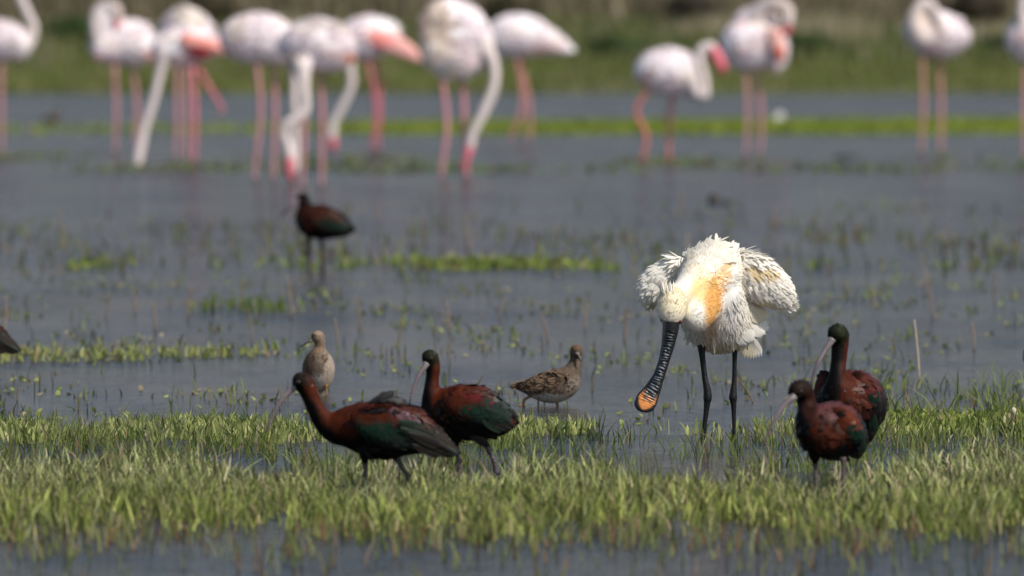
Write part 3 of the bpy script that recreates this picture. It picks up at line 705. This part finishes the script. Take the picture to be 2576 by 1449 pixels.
# the ibis behind it
i3 = ibis("glossy ibis with raised neck standing behind the ruffle-backed striding one", 1192, 1195,
    [[(1079, 898, -.01, 21, .85), (1084, 903, 0, 23, .85), (1089, 925, 0, 20, .9), (1087, 960, 0, 19.5, .9), (1084, 992, -.005, 23, .9), (1090, 1025, 0, 34), (1112, 1035, 0, 54), (1150, 1036, 0, 72), (1200, 1040, 0, 69), (1242, 1050, 0, 50), (1275, 1058, 0, 26), (1300, 1062, 0, 9)],
     [(1146, 1100, -.02, 16), (1147, 1120, -.02, 9)], [(1210, 1095, .03, 18), (1222, 1116, .03, 9)]],
    [(1150, 985, 90, 30, (.075, .024, .022)), (1150, 1010, 80, 28, CH, 15), (1100, 965, 14, 90, CH, 3), (1080, 896, 26, 26, (.016, .018, .008)), (1066, 1000, 19, 90, BLK), (1245, 1010, 50, 34, (.02, .03, .025), 40)],  # black strip down the neck front is painted shade
    [(1073, 914, -.02, 11, ), (1066, 926, -.025, 8.5), (1053, 945, -.03, 6.5), (1040, 978, -.035, 5), (1033, 1004, -.04, 4), (1031, 1014, -.04, 2.4)],
    [[(1147, 1110, .011), (1150, 1140, .007), (1155, 1165, .008), (1153, 1192, .0055)], [(1215, 1106, .012), (1232, 1140, .0072), (1244, 1163, .0085), (1247, 1194, .0055)]],
    [([(1130, 1000, -.05, 22), (1160, 1010, -.06, 42), (1200, 1022, -.056, 48), (1240, 1040, -.045, 38), (1272, 1056, -.03, 20), (1292, 1066, -.02, 10)], .25, (.08, .015, .006),
      [(1215, 1055, 70, 32, (.012, .02, .016), 20), (1200, 1032, 44, 15, GRN, 5), (1250, 1020, 50, 26, (.02, .032, .026), 45), (1190, 995, 26, 10, (.12, .015, .015), 10)],
      [(1225, 1030, 1285, 1062, -.066, .022), (1230, 1042, 1295, 1072, -.06, .022), (1225, 1052, 1290, 1082, -.06, .022), (1215, 1060, 1270, 1085, -.062, .022), (1240, 1025, 1304, 1050, -.05, .022), (1180, 1092, 1235, 1124, -.03, .02)]),
     ([(1130, 1000, .05, 22), (1160, 1010, .06, 42), (1200, 1022, .056, 48), (1240, 1040, .045, 38), (1272, 1056, .03, 20)], .25, CH, [(1215, 1055, 70, 32, GRN, 20)],
      [(1230, 1042, 1296, 1070, .05, .022), (1240, 1025, 1305, 1048, .04, .022)])],
    (1084, 901, -.022))
# the pair on the right: rear bird, upright
i4 = ibis("upright glossy ibis with raised neck behind another ibis, beside the sedge clump", 1180, 2135,
    [[(2103, 838, -.02, 24, .85), (2111, 841, 0, 27, .85), (2113, 868, 0, 24, .9), (2109, 915, -.01, 22, .9), (2106, 952, -.02, 26, .95), (2108, 985, -.02, 42), (2125, 1005, 0, 68), (2142, 1010, .05, 84), (2160, 1020, .12, 76), (2172, 1050, .2, 50), (2180, 1085, .26, 26), (2184, 1108, .29, 10)],
     [(2085, 1000, 0, 34)], [(2115, 1085, 0, 16), (2115, 1110, 0, 9)], [(2155, 1085, .05, 16), (2155, 1110, .05, 9)]],
    [(2140, 940, 66, 30, (.075, .024, .024)), (2150, 1000, 60, 40, CHD), (2128, 960, 14, 110, CH, 4), (2145, 1000, 20, 60, CH, -10), (2108, 834, 30, 28, (.018, .022, .009)), (2092, 930, 22, 100, BLK), (2180, 975, 26, 20, (.09, .02, .012)), (2120, 1075, 80, 44, BLK)],  # pinkish back top is painted sheen; black neck front and belly, painted shade
    [(2094, 853, -.03, 12), (2086, 866, -.035, 9.5), (2074, 884, -.04, 7.5), (2056, 917, -.05, 5.5), (2045, 947, -.05, 4.4), (2042, 965, -.05, 3.6), (2043, 978, -.05, 2.2)],
    [[(2115, 1100, .011), (2116, 1130, .007), (2117, 1150, .008), (2116, 1182, .0055)], [(2155, 1100, .011), (2157, 1130, .007), (2159, 1150, .008), (2158, 1182, .0055)]],
    [([(2158, 955, .0, 24), (2174, 985, -.01, 34), (2184, 1018, .03, 36), (2188, 1055, .09, 30), (2186, 1090, .15, 16)], .45, CHD,
      [(2196, 1040, 30, 60, (.012, .02, .016)), (2192, 1002, 26, 14, GRN), (2182, 982, 24, 10, (.12, .025, .025), -10), (2175, 972, 16, 6, BLK), (2172, 1020, 10, 36, CH, -15), (2190, 955, 24, 18, (.08, .018, .01))],
      [(2190, 1030, 2202, 1090, .0, .022), (2180, 1040, 2192, 1104, .03, .022), (2198, 1020, 2210, 1075, .03, .022), (2172, 1050, 2180, 1112, .08, .022)]),
     ([(2075, 950, .02, 20), (2072, 985, .05, 26), (2078, 1020, .1, 24)], .6, CHD, [(2070, 970, 18, 26, (.12, .04, .035))], [(2080, 1020, 2100, 1075, .14, .02)])],
    (2114, 843, -.025))
# front bird of the pair
i5 = ibis("glossy ibis with head lowered and glowing chestnut shoulder, in front of the upright one", 1250, 2085,
    [[(2005, 982, -.03, 24, .85), (2018, 981, -.01, 28, .85), (2028, 1005, 0, 27, .9), (2029, 1036, -.01, 26, .95), (2036, 1062, -.02, 40), (2060, 1080, -.01, 62), (2088, 1084, .04, 77), (2115, 1088, .10, 66), (2140, 1100, .18, 46), (2155, 1120, .25, 26), (2165, 1140, .3, 10)],
     [(2050, 1140, -.01, 20), (2050, 1160, -.01, 10)], [(2118, 1138, .04, 20), (2122, 1160, .04, 10)]],
    [(2085, 1030, 70, 26, (.085, .028, .026)), (2068, 1085, 34, 42, CH, 20), (2110, 1050, 34, 24, (.09, .02, .01)), (2040, 1010, 18, 50, CHD), (2010, 972, 34, 22, (.018, .010, .006)), (2010, 1080, 18, 70, BLK), (2100, 1070, 12, 40, CHD, -20), (2085, 1150, 100, 40, BLK)],  # back's pinkish sheen and the black shade below are painted in
    [(1999, 997, -.04, 12), (1990, 1005, -.045, 10), (1972, 1020, -.05, 7.5), (1948, 1056, -.06, 5.5), (1933, 1086, -.06, 4.2), (1926, 1106, -.06, 3.4), (1924, 1120, -.06, 2.2)],
    [[(2050, 1150, .012), (2051, 1180, .0075), (2052, 1205, .0085), (2053, 1252, .006)], [(2121, 1150, .012), (2121, 1180, .0075), (2121, 1205, .0085), (2120, 1250, .006)]],
    [([(2106, 1042, -.015, 22), (2126, 1066, -.02, 32), (2142, 1094, .01, 34), (2152, 1122, .06, 26), (2158, 1145, .1, 13)], .45, (.08, .015, .005),
      [(2158, 1110, 34, 50, (.012, .02, .016)), (2150, 1085, 26, 15, GRN, 15), (2122, 1105, 10, 40, (.12, .022, .005), -12), (2140, 1050, 26, 14, (.12, .024, .008), 25), (2112, 1040, 14, 10, BLK), (2150, 1140, 40, 24, BLK)],
      [(2150, 1090, 2178, 1140, .0, .022), (2142, 1100, 2166, 1152, .02, .022), (2158, 1085, 2182, 1128, .04, .022), (2132, 1108, 2152, 1156, .03, .022)]),
     ([(2035, 1060, .05, 24), (2050, 1085, .1, 34), (2080, 1100, .15, 30)], .6, CHD, [(2030, 1075, 14, 40, BLK)], [(2080, 1100, 2120, 1140, .2, .02)])],
    (2014, 984, -.04))
# the lone ibis far out
i1 = ibis("lone glossy ibis standing out in the open water in front of the flamingos", 678, 795,
    [[(758, 501, 0, 16, .9), (764, 503, 0, 18, .9), (767, 518, 0, 16, .9), (765, 534, 0, 21), (776, 553, 0, 36), (800, 558, 0, 47), (830, 563, 0, 41), (856, 570, 0, 29), (884, 577, 0, 12)],
     [(777, 592, -.03, 10), (777, 604, -.03, 6)], [(805, 592, .03, 10), (808, 604, .03, 6)]],
    [(800, 540, 40, 22, (.06, .016, .008)), (772, 560, 14, 16, (.13, .024, .003)), (835, 556, 30, 14, (.012, .024, .016), 15), (762, 530, 14, 26, CHD)],
    [(750, 507, -.01, 9), (741, 511, -.015, 8), (728, 520, -.02, 7), (716, 532, -.02, 6), (709, 546, -.02, 4)],
    [[(777, 598, .018), (777, 625, .015), (778, 640, .017), (780, 682, .012)], [(807, 598, .018), (811, 625, .015), (813, 642, .018), (812, 680, .012)]],
    [([(785, 545, -.065, 16), (805, 550, -.07, 28), (835, 560, -.06, 25), (862, 572, -.04, 12)], .3, (.055, .015, .007), [(835, 566, 44, 16, (.012, .024, .016), 12)], [(830, 560, 880, 578, -.07, .03), (825, 568, 872, 588, -.06, .03)]),
     ([(785, 545, .065, 16), (805, 550, .07, 28), (835, 560, .06, 25), (862, 572, .04, 12)], .3, CHD, [], [(830, 560, 882, 574, .06, .03)])],
    (760, 501, -.03), voxel=.006, nf=900)
# birds that reach into the frame from its edges
def edge_copy(src, feet, u, label):
    c = copy_tree(src.root); c.location = ground(u, feet); c['label'] = label; return c
edge_copy(i2, 958, 51 - (1155 - 960) * (958 - 50) / (1240 - 50), "glossy ibis cut by the frame edge, dark wing tips showing above the weed strip")
edge_copy(i4, 1097, 2574 + (2135 - 2042) * (1097 - 50) / (1180 - 50), "glossy ibis outside the frame edge with only its curved bill tip reaching in")

# ================================================================== RUFFS (small waders)
BR = (.36, .26, .18); BRD = (.07, .045, .03); BEL = (.55, .52, .47); BUF = (.45, .30, .17)
def wader(label, feet, root_u, body, base, blobs, bill, legs, eyes, back, n=1400):
    b = Bird('ruff', label, 'wader', 'small waders in the shallows', root_u, feet, .85); b.speck = .55
    ch = [b.chain(c, 6) for c in body]
    o = b.skin('body', ch, M['wader_plumage'], .0028, 6, base, blobs, seed=root_u, soft=.35)
    b.plumage(o, ch, n, .011, .0034, base, blobs, M['wader_plumage'], rref=.03, lift=.10, jit=.42, seed=root_u, mess=.15, soft=.35)
    if back:
        wpts, wk, d = back
        for sgn in (1, -1):
            wc = [b.chain([(q[0], q[1], q[2] * sgn, q[3]) for q in wpts], 6, k=wk)]
            wo = b.skin('wing', wc, M['wader_plumage'], .0028, 5, BRD, [], seed=1)
            v, nn, t = mesh_np(wo.data)
            b.plumage(wo, wc, 150, .024, .0062, (.022, .014, .010), [], M['wader_plumage'], name='covert_feathers', rref=.01, lift=.11, jit=.3, edge=(.22, .145, .085), mess=.08, parent=wo)
    b.tubepart('bill', bill, [(.12, .07, .05), (.05, .04, .04), (.02, .02, .02)], M['horn'], seg=8)
    for q in legs: b.leg(q, (.22, .12, .035), toes=.02)
    for e in eyes: b.ball('eye', e[0], e[1], e[2], .0036, (.01, .008, .006), M['eye'])
    return b
r1 = wader("upright buff wader with plain pale breast standing behind the striding ibis's head", 995, 806,
    [[(797, 848, -.005, 15, .95), (801, 849, 0, 16.5, .95), (805, 866, 0, 13.5), (803, 884, 0, 16), (802, 902, 0, 29), (801, 924, .01, 41), (801, 944, .02, 39), (806, 960, .03, 26), (812, 973, .05, 11)]],
    (.21, .155, .11), [(790, 930, 26, 34, (.12, .09, .065), -15), (800, 878, 16, 16, (.18, .12, .075)), (776, 915, 14, 40, (.10, .065, .045), 10), (802, 962, 30, 20, (.36, .33, .29)), (830, 930, 14, 36, (.34, .27, .21), 8), (788, 843, 8, 5, BRD), (800, 837, 12, 5, (.28, .2, .14)), (790, 902, 5, 6, BRD), (820, 905, 4, 7, BRD, 30), (812, 897, 4, 6, BRD)],  # dark left side and pale right breast: shade and sunlight painted in
    [(783, 857, -.012, 4.2), (775, 861, -.014, 3.2), (766, 866, -.016, 2.5), (755, 872, -.018, 1.5)],
    [[(820, 966, .005), (821, 980, .0028), (820, 988, .003), (819, 997, .0025)], [(796, 966, .005), (795, 980, .0028), (795, 988, .003), (796, 997, .0025)]],
    [(796, 845, -.0165), (792, 845, .012)], None)
r2 = wader("speckled brown wader leaning forward with its belly at the water", 1021, 1380,
    [[(1452, 884, -.012, 14.5, .95), (1449, 883, 0, 16, .95), (1447, 902, 0, 13.5), (1445, 920, 0, 18), (1436, 942, 0, 27), (1421, 962, 0, 39), (1392, 972, 0, 43), (1360, 974, 0, 34), (1330, 973, 0, 20), (1302, 971, 0, 10), (1284, 974, 0, 3)]],
    (.105, .075, .054), [(1380, 1008, 70, 18, (.34, .32, .28)), (1442, 975, 18, 30, (.20, .165, .135), 20), (1390, 940, 60, 24, (.12, .085, .06), -25), (1449, 872, 16, 8, (.13, .075, .04)), (1453, 888, 5, 3, (.5, .43, .36)), (1443, 882, 5, 3, BRD)]
      + [(1395 + 60 * math.sin(k * 2.4) * ((k * .37) % 1), 965 + 24 * math.cos(k * 3.1), 3.5, 3, (.06, .035, .022)) for k in range(46)],
    [(1454, 891, -.02, 4), (1457, 897, -.024, 3), (1460, 904, -.028, 2.3), (1463, 911, -.03, 1.3)],
    [[(1342, 992, .006, 0), (1328, 1000, .0042, 0), (1318, 1008, .0045, 0), (1316, 1022, .003, 0)], [(1400, 1008, .006, 0), (1402, 1018, .004, 0), (1402, 1026, .003, 0)]],
    [(1443, 882, -.013), (1459, 882, -.01)],
    ([(1425, 948, -.028, 12), (1400, 952, -.033, 22), (1370, 962, -.030, 22), (1340, 968, -.02, 15), (1310, 970, -.01, 8), (1290, 973, -.004, 3)], .3, 0))
c = copy_tree(r2.root); c.location = ground(130, 312); c['label'] = "blurred brown wader far out by the green strip below the flamingos"

# ================================================================== SPOONBILL
WH = (.82, .765, .67); CREAM = (.80, .66, .42); ORA = (.62, .33, .10); GREYW = (.80, .78, .73)
sb = Bird('spoonbill', "white spoonbill bowing with drooped wings, black ridged bill ending in an orange spoon", 'spoonbill', None, 1806, 1110, .95)
head_neck = [(1687, 808, -.275, 21), (1688, 790, -.275, 33), (1692, 767, -.262, 39.5), (1698, 750, -.238, 33), (1722, 738, -.18, 37), (1750, 720, -.12, 52), (1778, 702, -.06, 72), (1796, 692, 0, 84), (1806, 692, .08, 80), (1812, 702, .16, 62)]
cheek = [(1738, 798, -.215, 26), (1749, 799, -.205, 37), (1758, 782, -.17, 46), (1772, 762, -.11, 54)]
trunk = [(1788, 740, -.03, 82), (1802, 785, .02, 92), (1820, 796, .08, 88), (1842, 800, .14, 74), (1866, 815, .2, 52), (1880, 840, .25, 28)]
flank = [(1850, 720, .05, 52), (1868, 770, .06, 44), (1872, 820, .08, 40), (1862, 850, .08, 26)]
ch = [sb.chain(head_neck, 7), sb.chain(cheek, 6), sb.chain(trunk, 6), sb.chain(flank, 6)]
blobs = [(1752, 715, 44, 44, CREAM), (1730, 700, 30, 40, (.76, .67, .52)), (1768, 728, 34, 34, (.78, .56, .26)), (1790, 755, 22, 74, ORA, 12), (1740, 796, 25, 44, (.75, .71, .63), 8), (1690, 762, 40, 46, (.76, .67, .47)), (1686, 798, 32, 17, (.62, .56, .45)), (1713, 700, 20, 26, (.78, .72, .62)),
         (1800, 870, 70, 22, (.74, .66, .48)), (1838, 760, 20, 60, (.74, .71, .66)), (1812, 690, 10, 34, (.86, .62, .34), 8)]
so_ = sb.skin('body', ch, M['white_plumage'], .0045, 8, WH, blobs, seed=2, soft=.35)
sb.plumage(so_, ch, 13000, .036, .0023, WH, blobs, M['white_feather'], rref=.085, lift=.075, jit=.03, seed=2, mess=.22, soft=.35)
sb.plumage(so_, [ch[0], ch[1]], 14000, .019, .0013, WH, blobs, M['white_feather'], name='down', rref=.05, lift=.16, jit=.08, seed=2, mess=.3, soft=.35, keep=lambda U, V, P: (U < 1815) & (V > 640) & (V < 850))
# longer loose plumes along the lower edge and back
sb.plumage(so_, ch, 500, .05, .005, WH, blobs, M['white_feather'], name='loose_plumes', rref=.05, lift=.16, jit=.03, seed=2, mess=.3, soft=.35, keep=lambda U, V, P: ((V > 830) | (V < 660)) & (U > 1715))
ff = feather_mesh('white', (.87, .83, .76), M['white_feather'], .06)
fc_ = feather_mesh('cream', (.80, .72, .55), M['white_feather'], .06)
def wing(pts, k, n, tips, wb):
    wc = [sb.chain(pts, 6, k=k)]
    wo = sb.skin('wing', wc, M['white_plumage'], .0045, 6, (.88, .84, .765), wb, seed=5)
    sb.plumage(wo, wc, int(n * 2.4), .040, .0040, (.88, .84, .765), wb, M['white_feather'], name='covert_feathers', rref=.03, lift=.05, jit=.035, seed=5, mess=.09, parent=wo)
    for (ua, va, da, ub, vb, db, wd) in tips:
        place_feather('flight_feather', ff, wo, sb.L(ua, va, da), sb.L(ub, vb, db), wd, face=(.1, -1, .25), thick=.8)
wing([(1702, 668, .0, 26), (1674, 688, 0, 33), (1652, 712, 0, 36), (1644, 732, .01, 26)], .65, 620,
     [(1650, 700, -.03, 1640, 758, -.01, .024), (1640, 700, -.03, 1622, 752, -.01, .022), (1660, 705, -.03, 1662, 757, -.01, .024), (1668, 700, -.03, 1678, 745, -.02, .022), (1632, 690, -.02, 1613, 728, 0, .02)],
     [(1650, 742, 26, 14, (.78, .72, .56))])
wing([(1862, 662, .0, 32), (1893, 690, -.01, 54), (1926, 714, 0, 52), (1956, 736, .02, 36), (1980, 756, .03, 16)], .6, 1100,
     [(1925, 700, -.045, 1998, 778, .02, .030), (1915, 715, -.05, 1978, 778, .02, .030), (1900, 725, -.05, 1950, 772, .01, .030), (1940, 690, -.03, 2002, 762, .03, .028), (1885, 725, -.05, 1926, 764, 0, .028),
      (1945, 675, 0, 1996, 738, .05, .026), (1935, 665, .02, 1980, 708, .06, .024), (1870, 720, -.04, 1905, 755, 0, .026), (1960, 705, -.01, 2003, 770, .04, .026)],
     [(1890, 668, 40, 12, CREAM, 12), (1900, 752, 40, 12, (.80, .70, .50), 15)])
# ruffled back feathers, lower plumes and tail
for (ua, va, ub, vb, d, wd) in [(1775, 640, 1792, 604, .1, .016), (1768, 640, 1778, 606, .1, .012), (1790, 640, 1806, 612, .1, .012), (1822, 640, 1862, 610, .1, .020), (1815, 640, 1848, 612, .08, .014), (1850, 645, 1898, 634, .08, .024),
        (1865, 650, 1924, 644, .07, .020), (1870, 655, 1926, 652, .06, .014), (1890, 665, 1962, 668, .05, .022), (1900, 670, 1968, 676, .05, .018), (1905, 672, 1980, 690, .05, .022), (1880, 655, 1944, 656, .06, .018), (1730, 660, 1700, 650, .05, .02), (1745, 645, 1716, 632, .06, .02), (1755, 640, 1740, 620, .07, .018)]:
    place_feather('ruffled_feather', ff, sb.root, sb.L(ua, va, d), sb.L(ub, vb, d + .03), wd, face=(.2, -1, .5))
for (ua, va, ub, vb, d, wd) in [(1880, 770, 1938, 800, .04, .034), (1870, 775, 1925, 808, .03, .034), (1865, 790, 1938, 832, .05, .040), (1860, 800, 1930, 842, .04, .040), (1870, 780, 1932, 815, .06, .034), (1855, 815, 1902, 860, .02, .034), (1845, 820, 1880, 872, .01, .032)]:
    place_feather('side_plume', fc_ if va < 780 else ff, sb.root, sb.L(ua, va, d - .06), sb.L(ub, vb, d), wd, face=(.1, -1, .2), thick=.8)
for i in range(7):
    t = i / 6; place_feather('tail_feather', fc_ if i < 4 else ff, sb.root, sb.L(1860 + 22 * t, 838 + 2 * t, .12), sb.L(1874 + 46 * t, 902 + 5 * math.sin(t * 3.1) - 2 * t, .16 + .01 * i), .024, face=(.2, -1, 0), thick=.7)
# crest
for i in range(26):
    u0 = 1668 + 28 * rng.random(); place_feather('crest_feather', fc_ if i % 2 else ff, sb.root, sb.L(u0, 738 + 6 * rng.random(), -.285), sb.L(u0 - 10 + 14 * rng.random(), 700 + 16 * rng.random(), -.262), .0032, face=(.2, -1, .6))
# bill: long flat blade widening to a spoon
def spoon():
    prof = [(0, 1688.5, 809, 21.5, .020), (.08, 1687, 829, 20.5, .018), (.25, 1680, 870, 16.5, .012), (.42, 1670, 910, 13.5, .009), (.58, 1657, 948, 14.5, .007), (.72, 1641, 982, 21, .005), (.84, 1627, 1006, 28, .004), (.93, 1620, 1022, 25, .0035), (.98, 1616.5, 1033, 15, .003), (1, 1615.5, 1037, 3, .002)]
    T = np.array([q[0] for q in prof]); nr, nc = 150, 17; V = []; C = []; Fc = []
    tv = np.linspace(0, 1, nr)
    U = np.interp(tv, T, [q[1] for q in prof]); Vv = np.interp(tv, T, [q[2] for q in prof]); Wd = np.interp(tv, T, [q[3] for q in prof]); Th = np.interp(tv, T, [q[4] for q in prof])
    ker = np.ones(11) / 11
    for a in (U, Vv, Wd):
        pad = np.pad(a, 5, mode='edge'); a[5:-5] = np.convolve(pad, ker, 'valid')[5:-5]
    e = np.clip((tv - .9) / .1, 0, 1); Wd = np.where(tv > .9, 27 * np.sqrt(np.maximum(0.004, 1 - e ** 2.2)), Wd)
    for side in (0, 1):
        for i in range(nr):
            tx = np.array([U[min(i + 1, nr - 1)] - U[max(i - 1, 0)], Vv[min(i + 1, nr - 1)] - Vv[max(i - 1, 0)]]); tx /= np.linalg.norm(tx) + 1e-9
            px = np.array([-tx[1], tx[0]]) * -1
            for j in range(nc):
                k = (j / (nc - 1)) * 2 - 1; t = tv[i]
                uu = U[i] + px[0] * k * Wd[i]; vv = Vv[i] + px[1] * k * Wd[i]
                h = Th[i] * (1 - abs(k) ** 2.5) * (1 if side == 0 else -.6)
                wav = math.sin(t * 2 * math.pi * 33 + 1.0 * math.sin(k * 2.2 + t * 31) + .8 * math.sin(t * 83) + .7 * math.sin(k * 5 + t * 140)); ridge = (abs(k) < .72) and .10 < t < .86
                if side == 0 and ridge: h += .0012 * wav
                if side == 0 and abs(abs(k) - .78) < .1 and t < .85: h -= .001
                p = sb.L(uu, vv, -.292 - .015 * t); p[1] -= h + .0006 * (1 if side == 0 else -1)
                c = np.array((.007, .007, .008))
                if side == 0:
                    if ridge:
                        g = np.clip(.5 + 1.1 * wav, 0, 1) * sstep(.06, .4, np.array(t)) * (1 - sstep(.5, .72, np.array(abs(k))))
                        c = c * (1 - g) + np.array((.085, .105, .125)) * g * (.6 + .4 * math.sin(t * 57 + k * 3))
                    om = float(sstep(.80, .845, np.array(t + .02 * math.sin(k * 9 + 1) + .05 * k * k + .035 * math.sin(i * 2.1 + j * 3.7))) * (1 - sstep(.74, .86, np.array(math.hypot(k, max(0, (t - .80) / .195) * .95)))))
                    c = c * (1 - om) + np.array((.66, .24, .06)) * om
                V.append(p); C.append(c)
    o = nr * nc
    for i in range(nr - 1):
        for j in range(nc - 1):
            a = i * nc + j; Fc.append((a, a + 1, a + nc + 1, a + nc)); Fc.append((o + a, o + a + nc, o + a + nc + 1, o + a + 1))
        Fc.append((i * nc, i * nc + nc, o + i * nc + nc, o + i * nc)); q = i * nc + nc - 1; Fc.append((q, o + q, o + q + nc, q + nc))
    mesh_obj('bill', V, Fc, M['horn'], sb.root, np.array(C))
spoon()
for (u, v, d) in ((1712, 810, -.292), (1666, 804, -.288)):
    sb.ball('eye', u, v, d, .0048, (.09, .010, .005), M['eye'])
LB = (.004, .004, .0045)
sb.leg([(1764, 868, .011), (1767, 900, .0078), (1773, 950, .0076), (1779, 980, .0098), (1780, 1001, .0112), (1779, 1012, .0090), (1776, 1040, .0068), (1771, 1080, .0060), (1767, 1107, .0066), (1767, 1122, .008)], LB, toes=.06)
sb.leg([(1849, 868, .010, .04), (1848, 900, .0064, .04), (1847, 955, .0062, .04), (1845, 982, .0086, .04), (1844, 1000, .0108, .04), (1845, 1012, .0084, .04), (1846, 1040, .0058, .04), (1846, 1080, .0050, .04), (1846, 1110, .0052, .04), (1846, 1126, .007, .04)], LB, toes=.06)

# ================================================================== SMALL THINGS
def stem(name, u, v, top, wd, c, label, cat='reed', group=None, tipk=.6):
    b = Bird(name, label, cat, group, u, v); bo = b.root; bo.empty_display_size = .02
    rows = [list(b.L(u, v + 3, 0)) + [wd]]
    for (uu, vv) in top: rows.append(list(b.L(uu, vv, 0)) + [wd * (1 if (uu, vv) != top[-1] else tipk)])
    V, Fc = tube(rows, 7, 3)
    col.objects.unlink(bo); bpy.data.objects.remove(bo)
    o = mesh_obj(name, V, Fc, M['dry'], None, np.array(c)); o.location = ground(u, v); tag(o, label, cat, group); return o
stem('dry_reed', 2313, 955, [(2310, 905), (2305, 850), (2300, 804)], .0026, (.42, .34, .24), "tall pale bent reed stem rising from the sedge clump")
stem('grass_stalk', 1140, 1180, [(1142, 1120), (1146, 1085), (1149, 1060)], .0040, (.20, .23, .08), "stout green stalk crossing in front of the ibis with raised neck")
stem('grass_stalk', 2172, 1145, [(2172, 1100), (2178, 1060), (2188, 1020)], .0044, (.24, .25, .10), "stout green stalk in front of the pair of ibises", tipk=.3)
stem('twig', 1896, 1013, [(1880, 985), (1866, 966), (1852, 950)], .0020, (.14, .09, .05), "thin brown twig slanting up behind the spoonbill's leg")
stem('leaf_bud', 2551, 1062, [(2552, 1048), (2550, 1032), (2549, 1024)], .0085, (.42, .36, .26), "pale papery bud standing in the sedge clump", tipk=.15)
RG = 'dry reed stems standing in the open water'
for (u, v, uu, vv) in [(10, 840, 14, 745), (340, 790, 336, 735), (470, 800, 478, 715), (635, 870, 625, 775), (600, 780, 612, 700), (735, 800, 722, 690), (850, 880, 842, 800), (905, 830, 895, 740), (1000, 880, 1008, 800), (1060, 620, 1066, 530),
                       (1180, 640, 1172, 540), (1380, 860, 1358, 785), (1470, 830, 1474, 750), (1570, 860, 1575, 770), (1600, 740, 1592, 640), (1640, 800, 1636, 720), (2030, 860, 2040, 780), (2075, 610, 2060, 470), (1705, 560, 1712, 470), (1940, 600, 1950, 520),
                       (2330, 740, 2320, 640), (2345, 800, 2335, 690), (2450, 880, 2446, 810), (160, 640, 150, 530), (265, 800, 275, 735), (390, 830, 385, 760), (1130, 830, 1122, 760), (1255, 800, 1262, 725), (2200, 780, 2192, 720), (2500, 760, 2505, 680)]:
    stem('dry_reed', u, v, [((u + uu) / 2 + 2, (v + vv) / 2), (uu, vv)], .0028 * (.8 + .5 * rng.random()), tuple(np.array((.26, .18, .12)) * (.6 + .6 * rng.random())), "dry tan reed stem standing in the open water", group=RG)
def clod(u, v, wd, ht, label):
    p = ICO_V.copy(); p = p * (1 + .18 * nz(p, 2.2, u))[:, None] * np.array([wd / 2, wd * .5, ht]); p[:, 2] = np.maximum(p[:, 2], -.02)
    o = mesh_obj('mud_clod', p, [tuple(q) for q in ICO_F], M['dry'], None, np.array((.05, .045, .04))); o.location = ground(u, v); tag(o, label, 'mud')
clod(1795, 512, .07, .06, "dark mud clod in the open water above the spoonbill")
clod(1830, 514, .09, .025, "flat mud clod touching the dark mud clod above the spoonbill")
clod(2130, 398, .22, .03, "low dark mud patch in the water beside the preening flamingo's feet")
# a white feather shape added for a pale blurred disc on the far strip
p = ground(1957, 312)
root = bpy.data.objects.new('white_feather', feather_mesh('white', (.87, .83, .76), M['white_feather'], .06)); col.objects.link(root)
root.matrix_world = Matrix.Translation(p + Vector((-.03, 0, .02))) @ Matrix.Rotation(math.radians(-50), 4, 'Y') @ Matrix.Diagonal((.13, .13, .09, 1))
tag(root, "white feather shape added for a pale blurred spot on the far green strip", 'feather')
